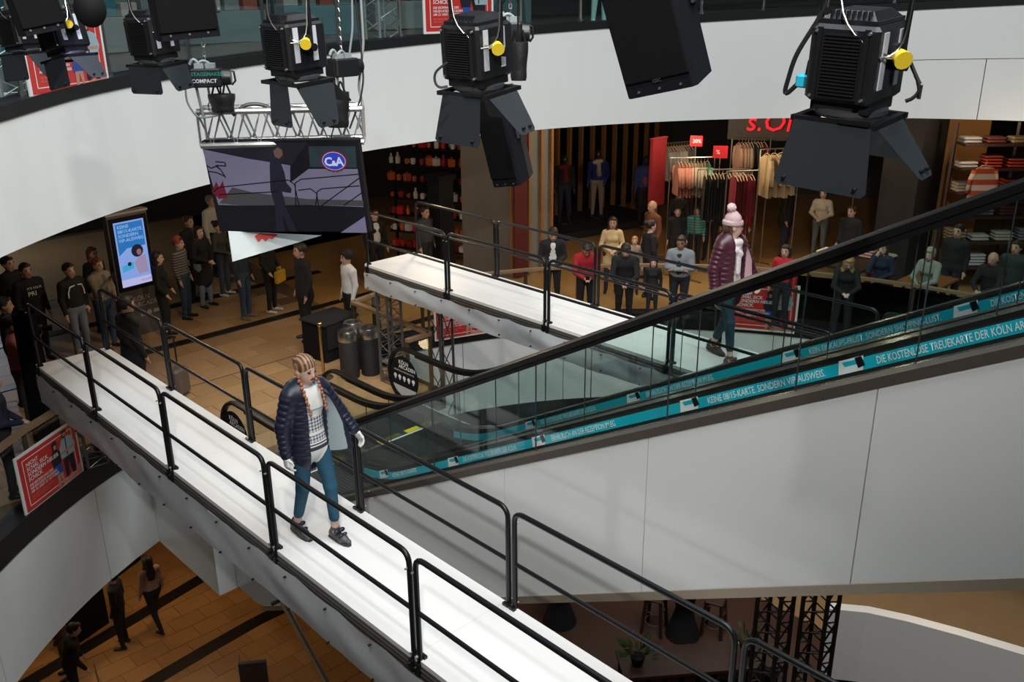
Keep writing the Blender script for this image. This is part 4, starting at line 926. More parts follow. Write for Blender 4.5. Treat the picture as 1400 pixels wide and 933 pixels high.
crowd('woman in grey knit top and black cardigan behind the child in teal', 975, 262, 1.66, skin=1, hair_c=DBR, hair='bun', fem=True, top=BLK_, inner=(0.22, 0.21, 0.21), open_=True)
crowd('woman with long black hair in a dark red coat behind the pink-hatted woman', 1015, 263, 1.66, skin=1, hair_c=DBR, hair='long', fem=True, top=(0.20, 0.006, 0.01), inner=BLK_, open_=True, coat=.7)
crowd('tall bearded man in black seen from the side by the shop entrance', 1080, 248, 1.84, look=(.3, -1), skin=1, top=BLK_, pants=(.016, .02, .045), girth=1.15, coat=.86)
crowd('woman with dark hair in a cream knit top with folded hands by the sweater table', 1127, 258, 1.68, skin=0, hair_c=DBR, hair='bob', fem=True, top=(0.55, 0.47, 0.38), pants=(0.11, 0.14, 0.13), arms=('clasp', 'clasp'))
crowd('man in black seen in profile before the sweater table', 1166, 282, 1.72, look=(-1, .1), skin=1, hair_c=DBR, top=BLK_)
crowd('woman in red with black hair just above the escalator handrail', 1075, 336, 1.60, skin=1, hair_c=DBR, hair='bob', fem=True, top=(0.42, 0.01, 0.02))
crowd('blond woman in dark jacket leaning on the railing behind the escalator glass', 1162, 350, 1.62, hair_c=BLD, hair='long', fem=True, top=BLK_, arms=('lean', 'lean'), lean=.2, hpitch=-.3, look=(-1, -.6))
crowd('woman in dark blue resting her cheek on her hand behind the escalator glass', 1206, 333, 1.62, hair_c=BRN, hair='bob', fem=True, top=(0.012, 0.02, 0.045), arms=('clasp', 'cheek'), lean=.08)
crowd('elderly woman in a beanie and pale jacket at the railing behind the escalator glass', 1270, 341, 1.60, hat=True, extra=(0.30, 0.27, 0.20), top=(0.26, 0.26, 0.22), fem=True, hair_c=(.3, .25, .2), arms=('lean', 'lean'), lean=.15, girth=1.1)
crowd('tall man in a dark hooded top behind the escalator glass', 1312, 308, 1.80, skin=1, top=BLK_, hair_c=DBR, hood=True)
crowd('bald bearded man at the railing behind the escalator glass', 1356, 346, 1.70, skin=1, top=BLK_, bald=True, lean=.15, arms=('lean', 'lean'))
crowd('person in dark clothes standing beside the bald man behind the escalator glass', 1392, 330, 1.74, skin=1, top=(.02, .03, .03))
# left of the screen
o, U, Hd, _, s = crowd('man in black sweater with white lettering at the edge of the crowd', 33, 361, 1.78, skin=1, top=BLK_, look=(.2, -1))
for k_, w_ in enumerate(('IT\'S YOUR', 'PRI')): text(w_, (.055, .11)[k_]*s, TXT, frame((.11*s, .150*s, (1.31, 1.20)[k_]*s), (-1, 0, 0), (0, 0, 1), (0, 1, 0)), 'lettering', o, world=False)
o, U, Hd, _, s = crowd('man in black tracksuit top with white piping and pale jeans', 92, 361, 1.74, skin=1, top=BLK_, pants=LJEAN, shoe=(.02, .02, .02), look=(.35, -1), arms=('pocket', 'down'))
q = MB()
for sx in (-1, 1): q.tube([(sx*.03, .128, 1.36), (sx*.12, .112, 1.345), (sx*.155, .10, 1.25), (sx*.16, .10, 1.16)], .011, 6)
item(o, q, 'white_piping', TXT, s)
o, U, Hd, _, s = crowd('man in a tan open jacket holding up a phone', 131, 354, 1.70, skin=1, top=(0.24, 0.19, 0.13), inner=(0.10, 0.09, 0.09), open_=True, pants=JEAN, arms=('clasp', 'phone'), look=(.5, -1), bald=False, hair_c=RDH, hood=True); phone_in_hand(o, s, (.08, .41, 1.45))
crowd('red-haired woman in a black cardigan behind the man with the phone', 124, 339, 1.66, hair_c=RDH, hair='bob', fem=True, top=BLK_, inner=(.35, .33, .33), open_=True, look=(.4, -1))
crowd('guard in a black suit standing behind the left end of the front catwalk', 170, 407, 1.84, skin=1, top=BLK_, pants=BLK_, inner=WHT, look=(1, .1), hair_c=DBR, coat=.84, girth=1.05)
crowd('woman with black bob in a black jacket beside the info totem', 213, 345, 1.66, skin=0, hair_c=DBR, hair='bob', fem=True, top=BLK_, look=(.8, -.6), arms=('bag', 'bag'))
crowd('person in a red beanie and striped top behind the black-coated woman', 242, 325, 1.66, extra=(0.34, 0.06, 0.03), hat=True, topm=mat_stripe('grey_stripe_knit', (0.05, 0.05, 0.05), (0.22, 0.2, 0.18), 6), look=(.6, -.7), pants=JEAN)
crowd('woman in a long black coat and pale jeans with hands together', 270, 310, 1.70, hair_c=DBR, hair='long', fem=True, top=BLK_, pants=LJEAN, coat=.62, arms=('clasp', 'clasp'), look=(.3, -1))
crowd('man in dark jacket looking over the woman in the long black coat', 256, 296, 1.76, skin=1, top=BLK_, hair_c=BRN, look=(.5, -1))
crowd('tall man in a white polo shirt at the back near the screen', 287, 268, 1.86, skin=1, top=(0.60, 0.56, 0.50), hair_c=(.2, .15, .12), look=(.4, -1))
crowd('woman with glasses in a dark green top and jeans beside the screen', 297, 303, 1.62, hair_c=DBR, hair='bun', fem=True, top=(0.045, 0.05, 0.04), pants=(.03, .04, .06), shoe=(.6, .6, .6), arms=('clasp', 'clasp'), look=(.5, -1))
crowd('person in blue jeans half hidden by the white triangular banner', 325, 322, 1.70, pants=JEAN, top=(.02, .03, .05), look=(.6, -1), skin=1, shoe=(.2, .15, .1))
o, U, Hd, _, s = crowd('person with white trainers and a yellow bag under the screen', 362, 318, 1.66, pants=BLK_, shoe=(.65, .65, .65), top=BLK_, look=(.6, -1), arms=('bag', 'bag'))
q = MB(); q.box((0, .25, .80), (.34, .10, .26), bev=.02); q.tube([(-.08, .25, .92), (-.07, .24, 1.0), (.07, .24, 1.0), (.08, .25, .92)], .008, 6); item(o, q, 'shopping_bag', mat('yellow_bag', (0.55, 0.32, 0.02), .5), s)
crowd('man in a dark suit with white collar seen from behind under the screen', 410, 334, 1.84, skin=1, top=BLK_, pants=BLK_, look=(-1, .2), coat=.84, hair_c=DBR, inner=WHT)
o, U, Hd, _, s = crowd('person in cap and white t-shirt standing beside the rear catwalk end', 474, 344, 1.72, skin=1, top=(0.60, 0.60, 0.60), look=(-1, .2), hair_c=BLK_, pants=BLK_, hat=True, extra=BLK_)
crowd('woman with a white shirt under a black cardigan beside the screen edge', 511, 286, 1.72, fem=True, hair_c=DBR, hair='bun', top=BLK_, inner=(.6, .6, .6), open_=True, look=(-.2, -1))
crowd('man in a dark grey sweater before the red gift shelves', 580, 283, 1.74, skin=1, top=(.05, .05, .055), look=(.2, -1), hair_c=DBR)
o, U, Hd, _, s = crowd('photographer in a pink shirt with a camera at the far left', 14, 434, 1.76, skin=1, top=(0.38, 0.12, 0.13), pants=(0.05, 0.05, 0.055), arms=('phone', 'phone'), look=(1, -.45), hair_c=DBR, girth=1.1)
q = MB(); q.box((0, .33, 1.50), (.15, .08, .11), bev=.01); q.cyl((0, .37, 1.50), (0, .50, 1.50), .04, .045, 14); item(o, q, 'camera', BLK, s)
crowd('person in dark clothes behind the pink-shirted photographer', 3, 408, 1.76, skin=1, top=BLK_, look=(1, -.4))
crowd('man with beard in dark clothes at the far left beside the lettered sweater', 8, 352, 1.78, skin=1, top=BLK_, look=(.6, -1))
crowd('person in a navy jacket at the balustrade below the photographer', -16, 512, 1.70, top=NAVY, look=(1, -.3), arms=('clasp', 'clasp'))
# lower level
crowd('woman with long black hair, pale top and shoulder bag walking on the lower floor', 200, 762, 1.58, z=ZL, look=(-.1, 1), hair_c=BLK_, hair='long', fem=True, top=(0.30, 0.19, 0.13), pants=BLK_, stride=.6, group='people on the lower level')
o, U, Hd, _, s = crowd('man in black bending over a stick on the lower floor', 106, 850, 1.66, z=ZL, look=(1, -.2), top=BLK_, pants=BLK_, hair_c=DBR, lean=.25, arms=('fwd', 'fwd'), group='people on the lower level')
q = MB(); q.tube([(.20, .36, .92), (.22, .40, .02)], .011, 8); item(o, q, 'walking_stick', WOOD_RAIL, s)
crowd('person in dark clothes at the lit counter on the lower floor', 152, 783, 1.62, z=ZL, look=(-1, .8), top=BLK_, pants=BLK_, group='people on the lower level', hair_c=BLK_)
crowd('person in lime green trousers beside the counter on the lower floor', 72, 822, 1.60, z=ZL, look=(-1, .2), top=(.10, .035, .03), pants=(.17, .19, .02), group='people on the lower level', arms=('bag', 'bag'))
# ------------------------------------------------------------------ hanging show equipment
BARN = mat('barn_door_metal', (0.030, 0.036, 0.042), 0.42, 0.4, var=0.1); BODYM = mat('lamp_black', (0.014, 0.015, 0.017), 0.38, 0.3)
PLUGY = mat('yellow_plug', (0.80, 0.58, 0.03), 0.45); PLUGB = mat('blue_plug', (0.02, 0.45, 0.65), 0.45); PALE = mat('pale_label', (0.45, 0.47, 0.52), 0.5)
CABLE = mat('black_cable', (0.012, 0.012, 0.012), 0.45); GCABLE = mat('grey_cable', (0.22, 0.26, 0.26), 0.5); LENS = mat('lens_glass', (0.25, 0.24, 0.2), 0.1, 0.2)
def facing(px, py, d, extra=0.0, tilt=0.0, roll=0.0):
    p = atd(px, py, d); v = Vector((p.x, p.y, 0)).normalized(); ya = math.atan2(v.y, v.x)-PI/2
    return Matrix.Translation(p) @ Matrix.Rotation(ya+extra, 4, 'Z') @ Matrix.Rotation(roll, 4, 'Y') @ Matrix.Rotation(tilt, 4, 'X')
def fresnel(label, M, doors, blue=False, fin=18, vertical_fins=False, lab_white=True, k=1.0, grp='show lamps hung over the catwalks'):
    if k != 1.0: M = M @ Matrix.Scale(k, 4)
    o = thing('stage_lamp', label, 'stage light', group=grp, M=M)
    w, d, h = .31, .36, .33
    q = MB(); q.box((0, 0, 0), (w, d, h), bev=.018); q.box((0, 0, -h/2-.02), (.27, .27, .05)); q.build('housing', BODYM, o)
    q = MB(); q.prism([(-.13, -.15), (.13, -.15), (.13, .15), (-.13, .15)], h/2, h/2+.02)
    q.add([(-.12, -.14, h/2+.02), (.12, -.14, h/2+.02), (.12, .14, h/2+.02), (-.12, .14, h/2+.02), (-.085, -.10, h/2+.055), (.085, -.10, h/2+.055), (.085, .10, h/2+.055), (-.085, .10, h/2+.055)], [(4, 5, 6, 7), (0, 1, 5, 4), (1, 2, 6, 5), (2, 3, 7, 6), (3, 0, 4, 7)])
    for i in range(8): q.box((-.085+i*.024, -.128, h/2+.038), (.008, .03, .036))
    q.build('vent_hood', BODYM, o)
    q = MB()
    for i in range(fin):
        t = -.5+(i+.5)/fin
        q.box((0, -d/2-.006, t*h*.80), (w*.52, .014, h*.80/fin*.5))
    for sx in (-1, 1): q.box((sx*w*.34, -d/2-.006, 0), (.02, .018, h*.94)); 
    q.build('vent_grille', BODYM, o)
    q = MB()
    for sx in (-1, 1):
        for sz in (-1, 1): q.cyl((sx*w*.38, -d/2-.004, sz*h*.42), (sx*w*.38, -d/2-.02, sz*h*.42), .007, n=8)
    q.build('screw', ALU, o)['kind'] = 'stuff'
    if lab_white:
        for yy in (-.11, .06):
            q = MB(); q.box((w/2+.004, yy, .02), (.006, .045, .24)); q.build('side_label', PALE, o)
    q = MB(); q.cyl((w/2, -.03, .05), (w/2+.05, -.05, .055), .042, .040, 14); q.build('socket', BODYM, o)
    q = MB(); q.cyl((w/2+.045, -.055, .045), (w/2+.085, -.095, .03), .030, .040, 12); q.build('plug_cap', PLUGY, o, smooth=True)
    if blue:
        q = MB(); q.cyl((-w/2-.045, -.02, -.02), (-w/2-.05, -.03, -.09), .022, .020, 10); q.build('connector', CABLE, o); q = MB(); q.box((-w/2-.06, -.035, -.11), (.085, .05, .06), bev=.008); q.build('blue_plug', PLUGB, o)
        q = MB(); q.tube(fillet([(-w/2-.10, -.04, -.13), (-w/2-.16, -.05, -.20), (-w/2-.12, -.05, 0.0), (-w/2-.03, .0, .20), (-w/2-.01, .05, .75)], .06, 5), .011, 8); q.build('cable', CABLE, o, smooth=True)
    # yoke
    q = MB(); q.tube(fillet([(-w/2-.035, .0, 0), (-w/2-.04, .0, .42), (0, .0, .50), (w/2+.05, .0, .42), (w/2+.04, .0, 0)], .10, 5), .013, 10); q.cyl((-w/2-.06, 0, 0), (-w/2, 0, 0), .028, n=12); q.cyl((w/2, 0, 0), (w/2+.07, 0, 0), .028, n=12); q.cyl((0, 0, .48), (0, 0, 1.7), .016, n=10); q.build('yoke', BLK, o, smooth=True)
    q = MB(); q.tube(fillet([(-.05, .02, 1.3), (-.10, -.1, .45), (.0, -d/2-.03, .16), (w/2+.02, -.14, .04), (w/2+.06, -.06, .03), (w/2+.06, .0, .5), (.05, .02, 1.3)], .12, 4), .0045, 6); q.build('safety_wire', STEEL, o, smooth=True)
    q = MB(); q.lathe([(.15, -h/2-.075), (.165, -h/2-.06), (.165, -h/2-.04), (.14, -h/2-.035)], 24); q.build('lens_ring', DGREY, o, smooth=True)
    q = MB(); q.lathe([(.001, -h/2-.09), (.09, -h/2-.083), (.135, -h/2-.06)], 20, cap=False); q.build('lens', LENS, o, smooth=True)
    zb = -h/2-.085
    q = MB(); q.box((0, -.17, zb), (.40, .03, .025)); q.box((0, .17, zb), (.40, .03, .025)); q.box((-.18, 0, zb), (.03, .34, .025)); q.box((.18, 0, zb), (.03, .34, .025)); q.box((.1, -.19, zb+.015), (.14, .02, .02)); q.build('door_frame', BLK, o)
    for side, ang, wt, wb, L in doors:
        # side: angle round the frame; ang: opening angle from straight down; trapezoid leaf
        Md = Matrix.Rotation(side, 4, 'Z') @ Matrix.Translation((0, -.185, zb-.005)) @ Matrix.Rotation(-ang, 4, 'X')
        q = MB(); e = .02; q.prism([(-wt/2, 0), (wt/2, 0), (wb/2, -L+e), (wb/2-e, -L), (-wb/2+e, -L), (-wb/2, -L+e)], -.002, .002, Md @ frame((0, 0, 0), (1, 0, 0), (0, 0, 1), (0, -1, 0)))
        lf = q.build('barn_door', BARN, o)
        q = MB()
        for sx in (-1, 1): q.cyl(Md @ Vector((sx*(wb/2-.05), -.002, -L+.04)), Md @ Vector((sx*(wb/2-.05), -.022, -L+.03)), .009, n=8)
        q.build('catch', BLK, lf)['kind'] = 'stuff'
    return o
D4 = lambda a, b, c, e: [(0, a, .36, .44, .30), (PI/2, b, .30, .16, .30), (PI, c, .36, .44, .30), (-PI/2, e, .30, .16, .30)]
fresnel('large black show lamp with yellow and blue plugs in front of the shop sign', facing(1172, 82, 4.15, R(-22), R(4), R(3)), D4(.20, .75, .6, .25), blue=True, k=.90)
fresnel('black show lamp with yellow plug hanging left of the tall loudspeaker column', facing(652, 68, 6.1, R(-38), R(6), R(2)), [(0, .25, .30, .36, .30), (PI/2, .70, .30, .17, .30), (PI, .5, .3, .36, .28)])
fresnel('black show lamp with yellow plug hanging right above the screen truss', facing(402, 62, 6.9, R(-50), R(4), R(2)), [(0, .05, .2, .24, .30), (PI/2, .35, .36, .2, .32), (PI, .8, .3, .3, .28)], k=.95)
fresnel('black show lamp with yellow plug half behind the small dark loudspeaker', facing(208, 48, 6.6, R(-42), R(4), R(0)), [(0, .05, .34, .36, .24), (PI/2, .40, .34, .24, .24)], k=.70)
fresnel('black show lamp with a violet-lit barn door in front of the red gallery poster', facing(84, 44, 6.3, R(-50), R(0), R(-12)), [(0, .1, .3, .3, .27), (PI/2, .55, .32, .20, .28)], k=.60)
fresnel('black show lamp with yellow plug beside the truss tower at the gallery corner', facing(26, 42, 6.9, R(-45), R(0), R(-6)), [(0, .1, .34, .36, .28), (PI/2, .5, .32, .25, .3)], k=.56)
spot('added_violet_wash', atd(240, 80, 4.8), atd(108, 76, 6.25), 70, 9, (0.35, 0.22, 1.0), .5, .05)  # added spot without a fixture, throws violet onto the barn door
# loudspeakers
SPK = mat('speaker_black', (0.005, 0.005, 0.006), 0.8, spec=.15, bump=.3, bscale=220)
def loudspeaker(label, M, w, d, h, back=.55, logo=False, yoke=True):
    o = thing('loudspeaker', label, 'loudspeaker', M=M)
    q = MB(); e = .02; q.prism([(-w/2+e, -d/2), (w/2-e, -d/2), (w/2, -d/2+e), (w/2, d*.05), (w/2*back, d/2), (-w/2*back, d/2), (-w/2, d*.05), (-w/2, -d/2+e)], -h/2, h/2); q.build('cabinet', mat('speaker_cabinet', (0.006, 0.007, 0.010), .6, spec=.2), o)
    q = MB(); q.box((0, -d/2-.006, .02), (w*.92, .014, h*.86), bev=.006); q.build('grille', SPK, o)
    q = MB()
    for sx in (-1, 0, 1): q.cyl((sx*w*.3, -d/2, -h/2+.025), (sx*w*.3, -d/2-.008, -h/2+.025), .006, n=8)
    q.build('screw', ALU, o)['kind'] = 'stuff'
    if logo:
        text('QSC', .022, DGREY, M @ frame((-.02, -d/2-.016, -h/2+.060), (1, 0, 0), (0, 0, 1), (0, -1, 0)), 'lettering', o, bold=.001)
    if yoke:
        q = MB(); q.box((w/2+.012, -.01, h*.18), (.012, .09, h*.42), bev=.004); q.cyl((w/2+.015, -.01, 0), (w/2+.035, -.01, 0), .014, n=10); q.build('bracket', DGREY, o); q = MB(); q.cyl((0, 0, h/2), (0, 0, h/2+1.0), .015, n=8); q.build('hanger', BLK, o)
    return o
loudspeaker('big black loudspeaker hanging before the white fascia between two lamps', facing(898, 8, 4.7, R(-24), R(14), R(-13)), .36, .40, .72, .5, logo=True)
loudspeaker('tall black loudspeaker column hanging over the rear catwalk end', facing(690, 186, 8.6, R(-30), R(10), R(-9)), .29, .36, .84, .7)
loudspeaker('small dark loudspeaker box with side bracket in front of the gallery glass', facing(249, 18, 5.7, R(8), R(3), R(-4)), .33, .26, .25, .8)
loudspeaker('small dark loudspeaker box above the red gallery poster', facing(48, 18, 6.0, R(10), R(0), R(-10)), .24, .22, .2, .8)
q = MB(); M = facing(123, 12, 5.9); q.ell((0, 0, 0), (.085, .085, .10), M); q.cyl(M @ Vector((0, 0, .08)), M @ Vector((0, 0, .9)), .01, n=8); tag(recenter(q.build('black_cover', BLKM, smooth=True)), 'rounded black fabric cover hanging above the red gallery poster', 'cover')
# screen on its truss
TVM = Tr((3.98, 6.894, 4.549), R(-53.7), R(6.0), R(-1.7)); TW, TH = 1.375, .798
tv = thing('tv_screen', 'large flat screen showing the catwalk with a blue oval logo, hung on a truss', 'screen', M=TVM)
q = MB(); q.box((0, .03, 0), (TW, .06, TH), bev=.006); q.build('casing', BLKM, tv)
FR = frame((0, -.002, 0), (1, 0, 0), (0, 0, 1), (0, -1, 0))
def scr(name, poly, c, z, parent=None, s=.55):
    q = MB(); q.prism(poly, z, z+.0008, FR); return q.build(name, emis('screen_%02x%02x%02x' % tuple(int(v*255) for v in c), c, s), parent or tv)
def px2tv(x, y):  # photo pixel on the screen plane to screen coordinates
    v = ray(x, y); Mi = TVM.inverted(); a = Mi @ Vector(EYE); b = Mi @ Vector(EYE+v); t = -a.y/(b.y-a.y); p = a+(b-a)*t; return (p.x, p.z)
panel = scr('display', [(-TW/2+.012, -TH/2+.012), (TW/2-.012, -TH/2+.012), (TW/2-.012, TH/2-.012), (-TW/2+.012, TH/2-.012)], (.012, .012, .016), 0.0005)
PT = lambda L: [px2tv(*p) for p in L]
WV = (.19, .18, .27)
scr('picture_catwalk', PT([(277, 204), (340, 217), (397, 226), (397, 250), (422, 231), (489, 231), (497, 283), (420, 280), (330, 281), (299, 280)]), WV, .0015, panel)
scr('picture_shade', PT([(318, 256), (345, 263), (420, 272), (497, 274), (497, 282), (420, 280), (330, 281), (300, 278)]), (.07, .065, .07), .0022, panel)
scr('picture_corner', PT([(466, 318), (499, 296), (502, 318)]), (.20, .18, .30), .0022, panel)
scr('picture_back', PT([(278, 196), (420, 195), (400, 225), (340, 216), (290, 205)]), (.02, .02, .028), .0022, panel)
scr('picture_stand', PT([(422, 200), (486, 200), (488, 229), (424, 228)]), (.03, .05, .06), .0022, panel)
man = [(371, 208), (376, 201), (384, 202), (387, 212), (384, 222), (389, 235), (392, 250), (399, 258), (398, 264), (386, 262), (392, 285), (406, 316), (396, 316), (386, 290), (390, 316), (378, 316), (377, 284), (370, 260), (369, 226)]
scr('picture_person', PT(man), (.02, .02, .035), .0032, panel); scr('picture_face', PT([(374, 206), (380, 201), (386, 205), (387, 212), (382, 217), (376, 214)]), (.16, .09, .07), .0038, panel)
q = MB()
for ln in ([(292, 262), (300, 256), (395, 246), (403, 252), (410, 285)], [(405, 285), (404, 250), (412, 245), (491, 238)], [(432, 281), (434, 262), (440, 258), (492, 254)], [(408, 260), (425, 258), (433, 264), (436, 281)], [(440, 281), (492, 243)], [(470, 281), (497, 262)], [(300, 266), (380, 262)]):
    for a, b in zip(PT(ln), PT(ln)[1:]): q.beam(FR @ Vector((a[0], a[1], .0042)), FR @ Vector((b[0], b[1], .0042)), .009, .0008, up=(0, -1, 0))
q.build('picture_rails', emis('screen_dark', (.012, .012, .014), .3), panel)
c = px2tv(457, 220); ovp = lambda a, b: [(c[0]+a*math.cos(2*PI*i/28), c[1]+b*math.sin(2*PI*i/28)) for i in range(28)]
scr('logo_scallop', [(c[0]+(.113+.006*(i % 2))*math.cos(2*PI*i/40), c[1]+(.089+.006*(i % 2))*math.sin(2*PI*i/40)) for i in range(40)], (.20, .02, .04), .0052, panel, .5); scr('logo_rim', ovp(.101, .077), (.55, .55, .65), .0062, panel, .6); scr('logo_oval', ovp(.096, .072), (.03, .05, .42), .0072, panel, .8)
LT = emis('screen_white', (.62, .64, .75), .7)
for s_, x, sz in (('C', -.084, .100), ('&', -.020, .060), ('A', .014, .100)): text(s_, sz, LT, TVM @ FR @ Matrix.Translation((c[0]+x, c[1]-.038, .0085)), 'logo_lettering', panel, bold=.003)
scr('picture_redmark', PT([(290, 262), (296, 248), (300, 256), (305, 247), (308, 258), (312, 270), (300, 272)]), (.16, .015, .03), .0032, panel)
q = MB()
for ln in ([(283, 226), (289, 230), (296, 227), (303, 233), (309, 243)], [(285, 234), (297, 236), (308, 241)], [(295, 221), (308, 222), (309, 227), (296, 226), (301, 231)]):
    for a, b in zip(PT(ln), PT(ln)[1:]): q.beam(FR @ Vector((a[0], a[1], .0042)), FR @ Vector((b[0], b[1], .0042)), .010, .0008, up=(0, -1, 0))
q.build('picture_scribble', emis('screen_dark', (.012, .012, .014), .3), panel)
# truss over the screen
TRB = mat('bright_truss_metal', (0.60, 0.61, 0.62), 0.3, 0.85)
ta, tb = Vector(atd(276, 172, 8.25)), Vector(atd(497, 170, 8.1)); tb.z = ta.z = (ta.z+tb.z)/2
o = thing('lighting_truss', 'silver lattice truss above the large flat screen', 'truss', (ta+tb)/2-Vector((0, 0, .15))); truss(o, ta, tb, .27, TRB, 7, .025, .011)
q = MB()
for t in (.3, .8):
    p = ta.lerp(tb, t); q.beam(p+Vector((0, 0, -.12)), p+Vector((0.0, 0, -.26)), .05, .05)
q.build('screen_clamp', BLK, o, world=True)
tv_top = TVM @ Vector((0, .03, TH/2))
def hoist(label, px, py, d, extra, w=.30, txt=None, bag=None, chain=True, grp='chain hoists'):
    M = facing(px, py, d, extra); o = thing('chain_hoist', label, 'hoist', M=M, group=grp)
    q = MB(); q.box((0, 0, 0), (w*.80, .16, .145), bev=.012); q.build('gearbox', BODYM, o)
    q = MB(); q.cyl((w*.40, 0, 0), (w*.62, 0, 0), .065, .06, 14); q.tube([(w*.58, 0, .05), (w*.70, 0, .04), (w*.72, 0, -.03), (w*.62, 0, -.06)], .009, 6); q.build('motor', BODYM, o, smooth=True)
    q = MB(); q.box((-w*.16, 0, .085), (.07, .08, .05)); q.box((w*.12, 0, .085), (.07, .08, .05)); q.tube(fillet([(-w*.16, 0, .10), (-w*.30, 0, .16), (-w*.40, 0, .10)], .05), .012, 8); q.tube(fillet([(w*.12, 0, .10), (-.02, -.02, .15), (-.10, -.03, .05), (-.06, -.03, -.30)], .06), .011, 8); q.build('plugs', GCABLE, o)
    if txt:
        for i, (s_, c_) in enumerate(txt): text(s_, .040, c_, M @ frame((-w*.36, -.084, .018-i*.052), (1, 0, 0), (0, 0, 1), (0, -1, 0)), 'lettering', o, bold=.0012)
    q = MB()
    for k in range(34):   # links, alternately turned
        z = .07+k*.036; e = (1, 0, 0) if k % 2 else (0, 1, 0)
        q.tube([(e[0]*.010*math.cos(a), e[1]*.010*math.cos(a), z+.024*math.sin(a)) for a in [2*PI*i/8 for i in range(8)]], .0045, 5, closed=True)
    q.build('chain', STEEL, o)['kind'] = 'stuff'
    q = MB(); q.tube([(.0, 0, -.06), (.0, 0, -.20)], .010, 8); q.tube([(0.016*math.cos(a), 0, -.22+.024*math.sin(a)) for a in [2*PI*i/10 for i in range(9)]], .007, 6); q.build('hook', STEEL, o)
    return o
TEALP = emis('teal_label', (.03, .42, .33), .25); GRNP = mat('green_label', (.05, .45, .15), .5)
hoist('black chain hoist with teal and white lettering left above the screen truss', 283, 106, 8.0, R(-8), txt=(('STAGEMAKER', TEALP), ('COMPACT', PALE)))
hoist('black chain hoist with plain grey side right above the screen truss', 468, 92, 8.0, R(40))
hoist('black chain hoist with green label beside the tall loudspeaker column', 698, 45, 6.9, R(-5), w=.22, txt=(('D8', GRNP),))
def chain_bag(label, px, py, d, w, h):
    M = facing(px, py, d, R(-15)); o = thing('chain_bag', label, 'bag', M=M)
    q = MB(); rows = []
    for j in range(9):
        t = j/8; z = h/2-h*t; rr = w/2*(1+.10*math.sin(t*5+1))*(1 if t < .9 else .86); rows.append((rr, z))
    vs_prof = rows[::-1]; q.lathe(vs_prof, 18, Matrix.Scale(.7, 4, (0, 1, 0))); q.build('pouch', mat('bag_nylon', (0.010, 0.010, 0.011), .45, bump=.5, bscale=9), o, smooth=True)
    q = MB()
    for sx in (-1, 1): q.tube(fillet([(sx*w*.40, 0, h/2-.02), (sx*w*.2, 0, h/2+.10), (sx*w*.05, 0, h/2-.01)], .04), .008, 6)
    q.tube([(0, -.01, h/2-.02), (0, -.01, h/2+.24)], .007, 6); q.build('strap', BLKM, o); return o
chain_bag('black nylon chain bag hanging at the right end of the screen truss', 461, 150, 7.9, .20, .28); chain_bag('small black chain bag hanging at the left end of the screen truss', 304, 141, 8.0, .20, .14); chain_bag('shiny black chain bag hanging beside the tall loudspeaker column', 709, 84, 6.8, .13, .26)
# loose cables
def cable(label, pts, r, m, d):
    P_ = [atd(x, y, d if not isinstance(d, (list, tuple)) else d[i]) for i, (x, y) in enumerate(pts)]; q = MB(); q.tube(fillet(P_, .05, 4), r, 7); return tag(recenter(q.build('cable', m, smooth=True)), label, 'cable')
cable('grey cable looping left of the screen truss from the hoist', [(252, 100), (255, 140), (270, 162), (300, 158), (316, 147)], .008, GCABLE, 8.0)
cable('grey cable hanging straight down to the right end of the screen truss', [(492, -25), (497, 60), (490, 120), (498, 150), (488, 176)], .011, GCABLE, 8.15)
cable('black cable hanging beside the grey one at the right end of the screen truss', [(483, -25), (494, 70), (497, 110), (493, 135), (478, 176)], .008, CABLE, 8.1)
cable('bundle of black cables lying on the silver screen truss', [(318, 158), (335, 143), (355, 142), (375, 150), (392, 146), (420, 149), (446, 146)], .016, CABLE, 8.05)
cable('black cable with steel carabiner looping beside the large lamp', [(1228, 62), (1243, 80), (1250, 100), (1259, 118), (1256, 134), (1240, 138)], .008, CABLE, 4.15)
cable('black cable looping under the lamp left of the loudspeaker column', [(612, 85), (592, 100), (597, 122), (612, 118)], .008, CABLE, 5.95)
cable('pale cable rising beside the gallery truss tower', [(481, -20), (482, 40), (478, 72)], .009, GCABLE, 8.2)
# white triangular banner below the screen
bd = 8.4; tri = [atd(312, 316, bd), atd(440, 322, bd+.2), atd(318, 358, bd)]
q = MB(); n_ = (tri[1]-tri[0]).cross(tri[2]-tri[0]).normalized()*.012; q.add([*tri, *[p+n_ for p in tri]], [(0, 1, 2), (5, 4, 3), (0, 3, 4, 1), (1, 4, 5, 2), (2, 5, 3, 0)])
ban = thing('triangle_banner', 'white triangular banner with a red brush mark below the screen', 'banner', tri[2]); q.build('sheet', mat('banner_white', (.66, .74, .74), .5), ban, world=True)
q = MB(); s_ = -.012 if n_.dot(Vector(CD)) > 0 else .014
def onban(x, y):
    v = Vector(ray(x, y)); e = Vector(EYE); t = (tri[0]-e).dot(n_)/v.dot(n_); return e+v*(t-.012)
P_ = [onban(*p) for p in [(348, 323), (355, 319), (377, 320), (380, 321), (372, 327), (368, 325), (363, 330), (358, 326), (353, 331)]]
q.add(P_, [tuple(range(9))]); q.build('red_mark', mat('red_brush', (.62, .06, .04), .5), ban, world=True)
